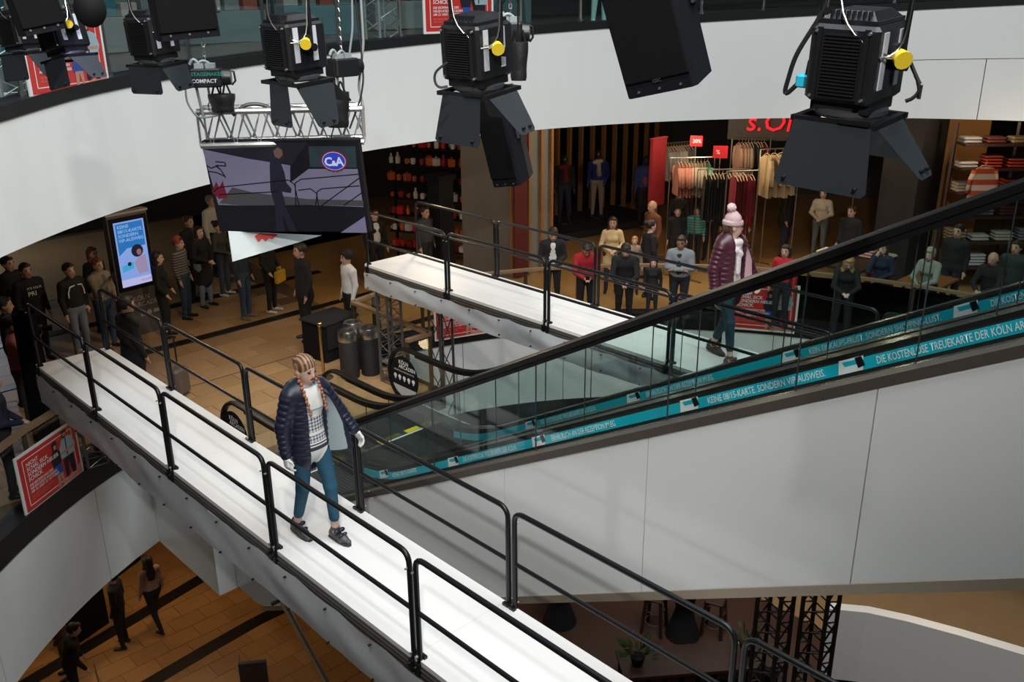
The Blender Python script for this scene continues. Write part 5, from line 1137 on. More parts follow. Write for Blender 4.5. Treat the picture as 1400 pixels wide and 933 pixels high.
# ------------------------------------------------------------------ posters on the balustrades
P_RED = mat('poster_red', (0.52, 0.03, 0.025), 0.4, var=0.08, scale=6); P_WHITE = mat('poster_white', (0.72, 0.72, 0.70), 0.5); P_PINK = mat('poster_pink', (0.62, 0.22, 0.18), 0.5)
P_BLUE = mat('poster_blue', (0.02, 0.07, 0.35), .5); P_DARK = mat('poster_dark', (0.012, 0.012, 0.022), .5); P_SHIRT = mat('poster_shirt', (0.30, 0.42, 0.46), .5); P_SKIN = mat('poster_skin', (0.45, 0.24, 0.17), .5)
def poster(label, a, b, z0, z1, grp='red opening posters'):
    # a, b: (x, y) of its left and right edge, seen from inside the atrium
    a, b = Vector((a[0], a[1], 0)), Vector((b[0], b[1], 0)); ex = (b-a); w = ex.length; ex.normalize(); ez = Vector((0, 0, 1)); nn = ex.cross(ez); h = z1-z0
    M = frame(Vector((a.x, a.y, z0)), ex, ez, nn); o = thing('poster', label, 'poster', M=M, group=grp)
    def pl(name, poly, m, z, par=o): q = MB(); q.prism(poly, z, z+.0015); return q.build(name, m, par)
    rc = lambda x0, y0, x1, y1: [(x0*w, y0*h), (x1*w, y0*h), (x1*w, y1*h), (x0*w, y1*h)]
    q = MB(); q.prism(rc(0, 0, 1, 1), -.02, 0); board = q.build('board', P_WHITE, o)
    pl('red_field', rc(.03, .04, .97, .96), P_RED, .001)
    pl('pink_streak', [(.60*w, .04*h), (.97*w, .04*h), (.97*w, .22*h), (.72*w, .12*h)], P_PINK, .003)
    q = MB()
    for r_ in (rc(.09, .11, .91, .122), rc(.09, .88, .91, .892), rc(.09, .11, .098, .892), rc(.902, .11, .91, .892)): q.prism(r_, .003, .004)
    q.build('outline', P_WHITE, o)['kind'] = 'stuff'
    # a couple, arms folded
    X = lambda L: [(x*w, y*h) for x, y in L]
    pl('figure_trousers', X([(.71, .14), (.76, .14), (.78, .42), (.82, .14), (.88, .14), (.87, .50), (.70, .50)]), P_DARK, .006); pl('figure_shirt', X([(.68, .48), (.89, .48), (.93, .62), (.89, .78), (.82, .82), (.72, .80), (.66, .64)]), P_SHIRT, .007); pl('figure_beard', X([(.74, .82), (.81, .82), (.82, .94), (.74, .94)]), P_DARK, .008); pl('figure_face', X([(.75, .84), (.80, .84), (.805, .90), (.75, .90)]), P_SKIN, .009)
    pl('figure_strap', X([(.77, .50), (.785, .50), (.79, .81), (.775, .81)]), P_DARK, .0085); pl('figure_arms', X([(.67, .56), (.90, .57), (.90, .61), (.67, .60)]), P_SKIN, .0086)
    pl('figure_legs', X([(.56, .06), (.59, .06), (.61, .26), (.64, .08), (.665, .08), (.66, .30), (.56, .30)]), P_SKIN, .006); pl('figure_skirt', X([(.54, .28), (.67, .28), (.66, .46), (.55, .46)]), P_BLUE, .007); pl('figure_top', X([(.53, .44), (.66, .44), (.67, .64), (.62, .72), (.55, .70), (.51, .56)]), P_DARK, .0075); pl('figure_head', X([(.56, .70), (.63, .70), (.64, .84), (.60, .87), (.555, .83)]), P_DARK, .008); pl('figure_face', X([(.58, .72), (.62, .72), (.62, .79), (.58, .79)]), P_SKIN, .009)
    T = lambda x, y: M @ Matrix.Translation((x*w, y*h, .0105))
    for i, s_ in enumerate(('NICHT', 'SCHÄL SICK.', 'SONDERN NEUER', 'SCHICK.')): text(s_, .092*h, P_WHITE, T(.13, .76-.085*i), 'headline', o, shear=.1, bold=.0012)
    for i, s_ in enumerate(('DIE ERÖFFNUNG DER', 'NEUEN KÖLN ARCADEN', 'AM 12. UND 13. OKTOBER')): text(s_, .058*h, P_WHITE, T(.13, .42-.058*i), 'subline', o, shear=.1, bold=.0008)
    for i, s_ in enumerate(('VIEL NEUES, VIEL SCHÖNES,', 'VIEL KÖLN ARCADEN.')): text(s_, .042*h, P_PINK, T(.13, .23-.045*i), 'small_print', o, shear=.1)
    return o
poster('red poster with a couple on the balustrade under the left catwalk end', (2.54, 11.42), (3.50, 12.11), .01, .81)
poster('red poster on the balustrade under the rear catwalk', (10.40, 13.02), (11.50, 12.64), -.17, .62)
poster('red poster with a couple seen through the escalator glass', (15.10, 9.62), (15.78, 8.46), -.23, .75)
poster('red poster hanging on the gallery glass behind the lamps', (2.96, 9.68), (3.98, 10.36), 5.16, 5.86)
poster('red poster on the gallery glass above the middle lamp', (9.40, 11.74), (10.75, 11.62), 5.49, 6.35)
# ------------------------------------------------------------------ info totem
kb = onz(196, 452, 0); KM = Tr((6.42, 17.0, 0), R(8)); kk = thing('info_totem', 'tall grey info totem with a blue advertising screen', 'totem', M=KM)
KW, KH = .80, 2.35
TOTEM = mat('totem_grey', (.10, .095, .085), .5)
q = MB(); q.box((0, 0, KH/2), (KW, .16, KH), bev=.01); q.build('column', TOTEM, kk); q = MB(); q.box((0, 0, KH+.02), (KW+.03, .20, .04)); q.build('cap', mat('totem_cap', (.34, .30, .25), .5), kk)
FK = frame((0, -.083, 0), (1, 0, 0), (0, 0, 1), (0, -1, 0)); rcx = lambda x0, y0, x1, y1: [(x0, y0), (x1, y0), (x1, y1), (x0, y1)]
q = MB(); q.prism(rcx(-.37, .92, .37, 2.30), 0, .02, FK); q.build('screen_bezel', BLKM, kk)
def ks(n, poly, c, z, s=.9): q = MB(); q.prism(poly, z, z+.001, FK); return q.build(n, emis('totem_%s_%d' % (n, int(z*1e5)), c, s), kd if n != 'display' else kk)
kd = ks('display', rcx(-.30, 1.0, .30, 2.22), (.22, .34, .72), .021)
ks('ad_sky', rcx(-.27, 1.72, .27, 2.19), (.02, .16, .45), .0225); ks('ad_speech', [(-.27, 1.60), (-.1, 1.72), (-.27, 1.74)], (.02, .16, .45), .0225); ks('ad_footer', rcx(-.30, 1.0, .30, 1.14), (.45, .45, .75), .0225)
ks('ad_hair', [(.09+.12*math.cos(t), 1.64+.12*math.sin(t)) for t in [2*PI*i/14 for i in range(14)]], (.015, .012, .03), .024); ks('ad_face', [(.12+.05*math.cos(t), 1.61+.06*math.sin(t)) for t in [2*PI*i/10 for i in range(10)]], (.25, .12, .12), .025); ks('ad_dress', [(.06, 1.2), (.26, 1.2), (.24, 1.54), (.10, 1.52), (.0, 1.42)], (.30, .24, .38), .0245); ks('ad_card', [(-.25, 1.28), (-.02, 1.33), (-.02, 1.45), (-.25, 1.40)], (.05, .35, .6), .0245); ks('ad_card_mark', [(-.10+.04*math.cos(t), 1.42+.04*math.sin(t)) for t in [2*PI*i/10 for i in range(10)]], (.02, .015, .02), .0255)
KT = lambda x, y, z=.0265: KM @ FK @ Matrix.Translation((x, y, z)); LB = emis('totem_text', (.30, .50, .85), .8)
for i, s_ in enumerate(('KEINE', '08/15-KARTE.', 'SONDERN', 'VIP-AUSWEIS.')): text(s_, .085, LB, KT(-.24, 2.10-.085*i), 'ad_lettering', kd, bold=.001)
text('ARCADEN', .05, emis('totem_red', (.45, .08, .25), .7), KT(.08, 1.05), 'ad_lettering', kd)
for i, s_ in enumerate(('KÖLN', 'ARCADEN')): text(s_, .13, mat('totem_print', (.42, .40, .37), .6), KT(-.14, .68-.12*i, .001), 'lettering', kk, bold=.002)
q = MB(); TP = mat('totem_print', (.42, .40, .37), .6); q.prism(rcx(-.02, .36, .07, .46), 0, .002, FK); q.prism([(.16+.05*math.cos(t), .41+.05*math.sin(t)) for t in [2*PI*i/14 for i in range(14)]], 0, .002, FK); q.prism(rcx(.25, .38, .37, .45), 0, .002, FK); q.build('icon', TP, kk)['kind'] = 'stuff'
text('f', .10, TOTEM, KT(.01, .365, .0035), 'lettering', kk, bold=.003)
# overhead black sign beam with level number
bm = thing('sign_beam', 'black overhead sign band with the number 0 above the totem', 'sign', (6.0, 18.4, 3.0)); q = MB(); q.beam((4.6, 18.4, 3.32), (10.2, 20.2, 3.32), .25, 1.0); q.build('band', BLKM, bm, world=True)
text('0', .42, mat('sign_grey', (.30, .30, .28), .6), frame((5.75, 18.63, 3.12), Vector((5.6, 1.8, 0)).normalized(), (0, 0, 1), Vector((1.8, -5.6, 0)).normalized()), 'lettering', bm)
# ------------------------------------------------------------------ bins, barrier post, suitcase, black case
BIN = mat('bin_black', (.018, .018, .019), .6)
def wbin(label, x, y):
    o = thing('waste_bin', label, 'bin', (x, y, 0), 0, 'black waste bins by the railing'); q = MB(); q.lathe([(.155, 0), (.16, .02), (.16, .66), (.155, .67)], 24); q.build('drum', BIN, o, smooth=True)
    q = MB(); q.lathe([(.162, .665), (.165, .70), (.16, .82), (.15, .84), (.11, .84), (.10, .80), (.11, .74)], 24, cap=False); q.build('ash_top', STEEL, o, smooth=True)
    q = MB(); q.lathe([(.001, .75), (.11, .75)], 20, cap=False); q.build('sand_tray', DGREY, o); return o
for x, y, l in ((8.02, 12.36, 'black cylindrical waste bin with steel top nearest the barrier post'), (8.36, 12.24, 'black cylindrical waste bin with steel top nearest the railing corner'), (8.33, 12.66, 'black cylindrical waste bin with steel top behind the other two')): wbin(l, x, y)
o = thing('barrier_post', 'shiny brass barrier post with round base beside the bins', 'barrier post', (7.66, 12.62, 0)); BRASS = mat('brass', (.55, .40, .24), .22, 1.0)
q = MB(); q.lathe([(.16, 0), (.16, .02), (.06, .045), (.03, .06)], 24); q.build('base', STEEL, o, smooth=True); q = MB(); q.lathe([(.026, .05), (.026, .92)], 16); q.build('tube', BRASS, o, smooth=True); q = MB(); q.ell((0, 0, .96), (.04, .04, .045)); q.build('knob', BRASS, o, smooth=True)
sx = onz(243, 546, 0); o = thing('suitcase', 'small dark trolley case with pulled-up handle behind the front catwalk', 'suitcase', (sx.x+.1, sx.y+.1, 0), R(30))
q = MB(); q.box((0, 0, .26), (.34, .22, .46), bev=.04); q.build('shell', mat('case_shell', (.12, .10, .09), .3), o); q = MB(); q.tube(fillet([(-.10, .06, .45), (-.10, .06, .95), (.10, .06, .95), (.10, .06, .45)], .04), .013, 8); q.build('pull_handle', BLK, o)
for a in (-1, 1):
    q = MB(); q.cyl((a*.12, .07, .03), (a*.15, .07, .03), .03, n=12); q.build('wheel', BLK, o)
bc = onz(450, 505, 0); o = thing('black_case', 'big black flight case with cloth thrown over it behind the barrier post', 'case', (8.40, 13.50, 0), R(8)); q = MB(); q.box((0, 0, .34), (.78, .62, .68), bev=.02); q.build('case', BLKM, o); q = MB(); q.box((0, 0, .70), (.84, .68, .05), bev=.02); q.box((-.1, -.325, .46), (.5, .02, .44)); q.build('cloth', mat('black_cloth', (.006, .006, .007), .9, bump=.6, bscale=6), o)
# ------------------------------------------------------------------ truss towers on the gallery
for px, lab in ((8, 'grey lattice tower on the gallery at the corner behind the lamps'), (522, 'pale lattice tower on the gallery behind the glass above the screen')):
    p = atd(px, 62 if px < 100 else 30, 11.0 if px < 100 else 15.2); o = thing('truss_tower', lab, 'truss', (p.x, p.y, ztop(R(120))+.05)); zf = 5.13 if px < 100 else 5.36
    truss(o, (p.x, p.y, zf), (p.x, p.y, 8.9), .36, mat('pale_truss', (.30, .36, .35), .4, .6), 10, .025, .012)
# ------------------------------------------------------------------ lower level: tower, bar tables, stools, bench, booth, counter
tp = onz(1075, 960, -2.2); o = thing('truss_tower', 'dark double lattice tower rising from the lower level under the escalator', 'truss', (tp.x, tp.y, ZL)); DTR = mat('dark_truss', (.07, .072, .075), .4, .7)
q = MB(); q.box((tp.x, tp.y, ZL+.02), (1.0, .8, .04)); q.build('base_plate', DTR, o, world=True)
truss(o, (tp.x-.19, tp.y+.19, ZL+.03), (tp.x-.19, tp.y+.19, 1.2), .30, DTR, 22, .028, .013); truss(o, (tp.x+.19, tp.y-.19, ZL+.03), (tp.x+.19, tp.y-.19, 1.2), .30, DTR, 22, .028, .013)
DWOOD = mat('dark_stained_wood', (.045, .018, .012), .45, var=.3, scale=12)
def bar_table(label, px, py):
    p = onz(px, py, ZL); o = thing('bar_table', label, 'table', (p.x, p.y, ZL), 0, 'bar tables on the lower level'); q = MB(); q.lathe([(.36, 1.06), (.37, 1.08), (.36, 1.10)], 22); q.build('top', DWOOD, o)
    q = MB(); rows = [(.33, .02), (.22, .35), (.16, .62), (.22, .9), (.34, 1.06)]; q.lathe(rows, 20); q.build('stretch_cover', mat('black_stretch', (.006, .006, .007), .7), o, smooth=True); return o
bar_table('bar table in a black stretch cover between two stools', 933, 868); bar_table('bar table in a black stretch cover standing alone under the escalator', 765, 850)
def stool(label, px, py):
    p = onz(px, py, ZL); o = thing('bar_stool', label, 'stool', (p.x, p.y, ZL), R(20), 'bar stools on the lower level'); q = MB(); q.box((0, 0, .76), (.36, .36, .05), bev=.015); q.build('seat', DWOOD, o)
    for sx in (-1, 1):
        for sy in (-1, 1): q = MB(); q.beam((sx*.19, sy*.19, 0), (sx*.14, sy*.14, .74), .05, .05); q.build('leg', DWOOD, o)
    for z in (.22, .50):
        q = MB(); rr = .18; q.tube([(rr*math.cos(2*PI*i/16), rr*math.sin(2*PI*i/16), z) for i in range(16)], .012, 6, closed=True); q.build('foot_ring', STEEL, o)
    return o
stool('dark wooden bar stool with steel foot ring left of the covered bar table', 894, 862); stool('dark wooden bar stool with steel foot ring right of the covered bar table', 975, 866)
p0, p1 = onz(868, 925, ZL+.45), onz(1030, 912, ZL+.45); o = thing('curved_bench', 'long dark wooden planter bench with slatted front on the lower level', 'bench', ((p0.x+p1.x)/2, (p0.y+p1.y)/2, ZL)); dr = (p1-p0).normalized(); nr = Vector((-dr.y, dr.x, 0)); L = (p1-p0).length
q = MB(); q.beam(p0-dr*.2+nr*.3, p1+dr*.6+nr*.3, .75, .06); q.build('top', DWOOD, o, world=True)
q = MB(); q.beam(p0-dr*.15+nr*.35-Vector((0, 0, .25)), p1+dr*.5+nr*.35-Vector((0, 0, .25)), .55, .38); q.build('base', BLKM, o, world=True)
for i in range(9):
    a = p0+dr*(L+.5)*i/9+nr*(-.02)-Vector((0, 0, .14)); q = MB(); q.beam(a, a+dr*(L+.5)/9*.7, .02, .12); q.build('slat', DWOOD, o, world=True)
def bush(label, p, s):
    o = thing('potted_plant', label, 'plant', p); rr = random.Random(int(s*1000)); lm = mat('dark_leaf', (.035, .07, .015), .5, var=.3); q = MB(); q.lathe([(.09*s, 0), (.13*s, .18*s)], 12); q.build('pot', BLKM, o)
    q = MB()
    for k in range(60):
        a, t, l = rr.uniform(0, 6.28), rr.uniform(.2, 1.4), rr.uniform(.15, .4)*s; d = Vector((math.cos(a)*math.sin(t), math.sin(a)*math.sin(t), math.cos(t))); c = Vector((0, 0, .2*s))+d*l; sd = d.orthogonal().normalized()*.035*s; q.add([c-d*.09*s, c+sd, c+d*.09*s, c-sd], [(0, 1, 2, 3)])
    q.build('foliage', lm, o)['kind'] = 'stuff'; return o
bush('small green plant at the left end of the dark planter bench', p0+nr*.25+dr*.1+Vector((0, 0, .03)), 1.0); bush('small green plant at the right end of the dark planter bench', p1+nr*.3-dr*.02+Vector((0, 0, .03)), 1.0)
# white curved booth
o = thing('curved_booth', 'white curved promotion booth wall on the lower level', 'booth', onz(1240, 900, ZL)); top = [onz(x, y, -3.60) for x, y in ((1133, 833), (1185, 838), (1240, 850), (1310, 869), (1400, 896), (1480, 926))]
q = MB(); rows = [[(p.x, p.y, -3.60), (p.x, p.y, -5.02)] for p in top]; q.grid(rows); back = [[(r[0][0]*1.012+.03, r[0][1]*1.012-.01, -3.60), (r[1][0]*1.012+.03, r[1][1]*1.012-.01, -5.02)] for r in rows]; q.grid([r[::-1] for r in back]); q.grid([[r[0] for r in rows], [r[0] for r in back]]); q.grid([[rows[0][0], rows[0][1]], [back[0][0], back[0][1]]]); q.build('white_wall', mat('booth_white', (.80, .76, .70), .5, var=.03), o, world=True)
q = MB(); q.grid([[(p.x+.1, p.y+.02, -5.02), (p.x+.1, p.y+.02, ZL)] for p in top]); q.grid([[(p.x+.16, p.y+.02, ZL), (p.x+.16, p.y+.02, -5.02)] for p in top]); q.build('black_lower_strip', BLKM, o, world=True)  # plain black strip from the white wall down to the floor
M_T = STONE
q = MB(); q.box((17.5, 4.0, ZL+.004), (6.5, 8.0, .010)); q.build('tan_paving', STONE[2], floor_low)
# lit counter on the lower level
ca, cb = onz(88, 830, ZL+.92), onz(133, 801, ZL+.92); cdv = (cb-ca).normalized(); cnv = Vector((-cdv.y, cdv.x, 0)); cp = (ca+cb)/2
if cnv.dot(Vector((CD[0], CD[1], 0))) < 0: cnv = -cnv
o = thing('shop_counter', 'dark shop counter with a lit glass top on the lower level', 'counter', (cp.x, cp.y, ZL))
q = MB(); q.beam(Vector((ca.x, ca.y, ZL+.45))+cnv*.3, Vector((cb.x, cb.y, ZL+.45))+cnv*.3+cdv*.1, .6, .9); q.build('base', BLKM, o, world=True)
q = MB(); q.beam(ca+Vector((0, 0, -.005))+cnv*.06, cb+Vector((0, 0, -.005))+cnv*.06, .10, .03); q.build('light_strip', emis('counter_glow', (1, .80, .45), 3.0), o, world=True)
q = MB(); q.beam(ca+cnv*.36+Vector((0, 0, -.005)), cb+cnv*.36+Vector((0, 0, -.005)), .46, .02); q.build('top', WOOD_RAIL, o, world=True)
bulb('counter_lamp', (cp.x-.3, cp.y+.3, ZL+2.2), 25)
cp = onz(168, 790, ZL); o = thing('shop_cabinet', 'black cabinet beside the lit counter on the lower level', 'cabinet', (cp.x, cp.y+.5, ZL), R(25)); q = MB(); q.box((0, 0, .55), (.9, .7, 1.1), bev=.01); q.build('body', BLKM, o); q = MB(); q.box((.1, -.36, .75), (.2, .01, .04)); q.build('handle', STEEL, o)
sg = onz(345, 948, ZL); o = thing('floor_sign', 'dark framed floor sign on the lower level under the prop pole', 'sign', (sg.x, sg.y-.15, ZL), R(-35)); q = MB(); q.box((0, 0, .40), (.46, .08, .72), bev=.01); q.build('frame', DGREY, o); q = MB(); q.box((0, -.045, .42), (.38, .012, .58)); q.build('panel', mat('sign_panel', (.05, .03, .025), .3), o); q = MB(); q.cyl((-.2, 0, .76), (-.2, 0, .92), .008, n=6); q.build('pin', STEEL, o); q = MB(); q.box((0, 0, .025), (.5, .3, .05)); q.build('foot', DGREY, o)

dp = onz(56, 618, 0); o = thing('black_drape', 'tall black drape on a stand beside the outer end of the front catwalk', 'drape', (dp.x+.22, dp.y+.34, 0))
q = MB(); rows = [[(.19*math.cos(a)*(1-.05*k), .16*math.sin(a)+.02*math.sin(5*a), .05+k*.38) for a in [2*PI*i/24 for i in range(25)]] for k in range(6)]; q.grid(rows); q.build('cloth', mat('drape_cloth', (.006, .006, .007), .9, spec=.1), o, smooth=True)
q = MB(); q.cyl((0, 0, 0), (0, 0, 2.0), .02, n=8); q.lathe([(.2, 0), (.2, .015), (.02, .03)], 16); q.build('stand', BLK, o)
# ------------------------------------------------------------------ shops under the gallery
rs = random.Random(21)
OAK = mat('oak_slat', (.30, .145, .055), .5, var=.2, scale=14); PANELG = mat('grey_green_panel', (.20, .21, .195), .6)
# grey column with oak strips
col = thing('wall_column', '', 'x', (14.3, 14.9, 0)); struct(col, 'grey panelled column with oak strips beside the shop window'); del col['category']
c0, c1, c2 = Vector((13.35, 15.55, 0)), Vector((14.05, 14.75, 0)), Vector((15.15, 14.55, 0))
for a, b, m in ((c0, c1, mat('column_grey', (.13, .115, .10), .55)), (c1, c2, PANELG)):
    q = MB(); q.beam(a+Vector((0, 0, 1.95)), b+Vector((0, 0, 1.95)), .12, 3.9); q.build('panel', m, col, world=True)
for t in (.0, .42, .72, .97):
    p = c1.lerp(c2, t); q = MB(); q.beam(p+Vector((-.03, -.10, 0)), p+Vector((-.03, -.10, 3.85)), .07, .07); q.build('strip', OAK, col, world=True)
q = MB(); q.beam(c1+Vector((-.1, -.25, 2.0)), c1+Vector((.25, -.30, 2.0)), .05, 3.9); q.build('red_banner', mat('dark_red_cloth', (.10, .012, .012), .8), col, world=True)
# slatted shop window
sw = thing('slat_screen', 'screen of upright oak slats behind the shop window mannequins', 'screen wall', (19.5, 17.6, 0)); s0, s1 = Vector((17.0, 17.9, 0)), Vector((22.6, 17.3, 0))
for i in range(14):
    p = s0.lerp(s1, i/13); q = MB(); q.box((p.x, p.y, 1.92), (.075, .12, 3.84)); q.build('slat', OAK, sw, world=True)
q = MB(); q.beam(s0+Vector((0, -.7, .1)), s1+Vector((-1.8, -.7, .1)), 2.2, .19); q.build('platform', DW, sw, world=True)
q = MB(); q.beam(s0+Vector((.1, .5, 1.92)), s1+Vector((.1, .5, 1.92)), .1, 3.8); q.build('backing', BLKM, sw, world=True)
_mq = [0]
def mannequin(label, px, py, h, top, pants, extra=(.5, .42, .32), scarf=False, **kw):
    p = onz(px, py, .2+h); S = SDF(); _mq[0] += 1; k_ = '%d' % _mq[0]; U, Hd, RM, hands = body(S, nohair=True, bald=True, **kw)
    if scarf: S.cone((-.06, .03, 1.44), (.06, .05, 1.42), .06, .06, EXTRA, .02, wt=.01); S.cone((-.02, .12, 1.38), (-.04, .13, 1.12), .045, .04, EXTRA, .02, wt=.01)
    V, F, tg = sdf_mesh(S, .0165); V = V*(h/1.72); V[:, 2] -= V[:, 2].min(); DM = mat('mannequin_black', (.02, .018, .016), .35)
    o = thing('mannequin', label, 'mannequin', (p.x, p.y, .2), math.atan2(-(SEE.x-p.x), SEE.y-p.y), 'shop window mannequins')
    me = np_mesh('dressed_figure', V, F, tg[F[:, 0]], [DM, DM, cloth('mq_top_'+k_, top), cloth('mq_in_'+k_, (.3, .03, .05)), cloth('mq_pants_'+k_, pants), DM, DM, DM, cloth('mq_extra_'+k_, extra)]); place('dressed_figure', me, o)
    q = MB(); q.lathe([(.17, 0), (.17, .012), (.02, .02)], 18); q.build('base_plate', STEEL, o); return o
mannequin('mannequin in blue polo, cream scarf and khaki trousers', 818, 205, 1.86, (.012, .03, .20), (.30, .23, .15), scarf=True, arms=('pocket', 'down')); mannequin('mannequin in a blue quilted jacket with a red shirt', 884, 213, 1.86, (.025, .04, .13), BLK_, open_=True, girth=1.1); mannequin('mannequin in black clothes with a dark red scarf behind the slats', 772, 212, 1.84, BLK_, (.012, .014, .025), extra=(.15, .01, .015), scarf=True)
# clothes: hanging garments are single pieces with sleeves, on rails
def garment_mesh(name, w, h, d, sleeve, m):
    q = MB(); prof = [(0, 1), (.16, .985), (.34, .93), (.36, .80), (.37, .4), (.40, 0)]
    rows = []
    for x, z in prof[::-1]: rows.append([(-x*w*1.25, -d/2*(1.1-.5*z), z*h), (0, -d/2*(1.3-.6*z), z*h+.0), (x*w*1.25, -d/2*(1.1-.5*z), z*h)])
    q.grid(rows); q.grid([[(p[0], -p[1], p[2]) for p in r][::-1] for r in rows])
    if sleeve:
        for s in (-1, 1): q.tube([(s*w*.40, 0, h*.90), (s*w*.52, 0, h*.62), (s*w*.55, 0.01, h*.30)], [.055, .05, .04], 8)
    me = bpy.data.meshes.new(name); me.from_pydata(q.v, [], q.f); me.materials.append(m); me.polygons.foreach_set('use_smooth', [True]*len(q.f)); return me
HG = mat('hanger_wood', (.45, .33, .2), .5)
def hanger_mesh():
    q = MB(); q.tube([(-.19, 0, -.05), (-.08, 0, .02), (0, 0, .04), (.08, 0, .02), (.19, 0, -.05)], .009, 6); q.tube([(0, 0, .04), (0, 0, .09), (.02, 0, .115), (0, 0, .13)], .004, 5); me = bpy.data.meshes.new('hanger'); me.from_pydata(q.v, [], q.f); me.materials.append(HG); return me
HM = hanger_mesh()
CNM = lambda c: 'black' if max(c) < .05 else ('mint' if c[1] > c[0] else ('dark red' if c[0] > 3*c[1] else ('salmon' if c[1] < .58*c[0] and c[0] > .35 else ('cream' if c[0] > .25 else 'grey'))))
def rack(label, gx, px, py, d, n, dirdeg, cols, gname, glabel, cat='garment', w=.44, h=.72, sleeve=True, gap=.075, rail_z=None, frame_on=True):
    p = atd(px, py, d); dv = Vector((math.cos(R(dirdeg)), math.sin(R(dirdeg)), 0)); L = n*gap+.25
    if frame_on:
        o = thing('clothes_rail', label, 'clothes rail', (p.x, p.y, 0)); q = MB(); a, b = p-dv*.12, p+dv*(L-.12); q.tube([a, b], .014, 8); q.build('rail', STEEL, o, world=True)
        for e in (a, b): q = MB(); q.tube([Vector((e.x, e.y, 0.01)), e], .014, 8); q.box((e.x, e.y, .015), (.05, .5, .03)); q.build('stand', STEEL, o, world=True)
    ms = [garment_mesh(gname, w, h, .06, sleeve, cloth('rack_%s_%d' % (gname, i) + label[:9], c)) for i, c in enumerate(cols)]
    for i in range(n):
        g = p+dv*(i*gap+.05); me = ms[int(i*len(ms)/n)]
        o = bpy.data.objects.new(gname, me); C.objects.link(o); sc_ = rs.uniform(.93, 1.04)
        o.matrix_world = Matrix.Translation((g.x, g.y, p.z-.13-h*sc_)) @ Matrix.Rotation(R(dirdeg-90)+rs.uniform(-.15, .15), 4, 'Z') @ Matrix.Scale(sc_, 4); MW[o.name] = o.matrix_world.copy(); tag(o, CNM(cols[int(i*len(ms)/n)])+' '+glabel, cat, glabel)
        hgr = place('hanger', HM, o, loc=(0, 0, h*1.0)); 
SAL, CRM_, MINT = (.42, .17, .12), (.40, .34, .25), (.10, .36, .22)
rack('clothes rail with salmon to mint shirts in the middle of the shop', 0, 924, 216, 21.0, 10, -38, [SAL, SAL, (.48, .26, .18), CRM_, CRM_, MINT], 'shirt', 'shirt on the salmon to mint clothes rail')
rack('clothes rail with grey striped sweaters left of the pastel shirts', 0, 908, 196, 22.6, 10, -20, [(.20, .19, .18), (.30, .28, .25), (.08, .08, .1)], 'sweater', 'sweater on the rail behind the pastel shirts')
rack('clothes rail with dark trousers below the red sale cards', 0, 962, 232, 20.6, 12, -40, [(.012, .012, .014), (.02, .018, .02), (.10, .01, .015)], 'trousers', 'trousers on the rail below the red sale cards', w=.34, h=.95, sleeve=False)
rack('clothes rail with blush and black blouses under the lit sign', 0, 1008, 190, 22.0, 9, -35, [(.40, .22, .15), (.36, .25, .17), (.012, .012, .013), (.012, .012, .013), (.2, .02, .02)], 'blouse', 'blouse on the rail under the red shop sign')
rack('clothes rail with quilted sand jackets right of the shop sign', 0, 1047, 204, 20.2, 4, -30, [(.34, .24, .12), (.38, .27, .13)], 'jacket', 'quilted jacket under the shop sign', h=.85, w=.5, gap=.17)
rack('clothes rail with dark red skirts by the pink-hatted woman', 0, 1002, 234, 20.0, 6, -35, [(.16, .008, .012), (.22, .012, .02)], 'skirt', 'skirt with price tag on the low rail', w=.36, h=.8, sleeve=False)
q = MB(); p = atd(899, 230, 21.5); q.box((p.x, p.y, p.z-.1), (.5, .08, 1.5)); q.box((p.x, p.y, p.z+.67), (.54, .10, .03)); q.box((p.x, p.y, .35), (.06, .05, 1.0)); tag(recenter(q.build('hanging_banner', mat('red_shop_banner', (.22, .008, .012), .7))), 'tall dark red banner panel between mannequin and pastel shirts', 'banner')
def card(label, px, py, d, txt, sz=.26):
    M = facing(px, py, d); o = thing('sale_card', label, 'sign', M=M, group='red sale cards'); q = MB(); q.box((0, 0, 0), (sz, .012, sz*.85)); q.build('board', mat('sale_red', (.55, .012, .02), .5), o); q = MB(); q.cyl((0, .0, -sz*.4), (0, 0, -.75), .008, n=6); q.build('stem', STEEL, o); text(txt, sz*.42, TXT, M @ frame((-sz*.3, -.008, -sz*.14), (1, 0, 0), (0, 0, 1), (0, -1, 0)), 'lettering', o)
card('red sale card reading 20 percent above the blush sweaters', 952, 193, 20.5, '20%'); card('red sale card with a percent sign over the dark trousers', 985, 208, 20.2, '%', .30); card('red price card on a stand at the sweater table', 1170, 243, 20.6, '9,99', .2)
# shop sign
sp = atd(1019, 177, 22.8); se = atd(1086, 175, 22.8); ex = (se-sp); ex.z = 0; ex.normalize(); o = thing('shop_sign', 'red glowing script shop sign on a dark panel', 'sign', sp); SGN = emis('sign_red_glow', (.75, .01, .02), 1.6)
q = MB(); c = sp+ex*1.0+Vector((0, 0, .25)); q.beam(c-ex*1.4+Vector((-ex.y, ex.x, 0))*.12, c+ex*1.9+Vector((-ex.y, ex.x, 0))*.12, .08, 1.0); q.build('sign_panel', mat('sign_panel_grey', (.045, .04, .035), .6), o, world=True)
text('s.Oliver', .62, SGN, frame(sp+Vector((0, 0, -.02)), ex, (0, 0, 1), Vector((ex.y, -ex.x, 0))), 'lettering', o, depth=.015, shear=.15)
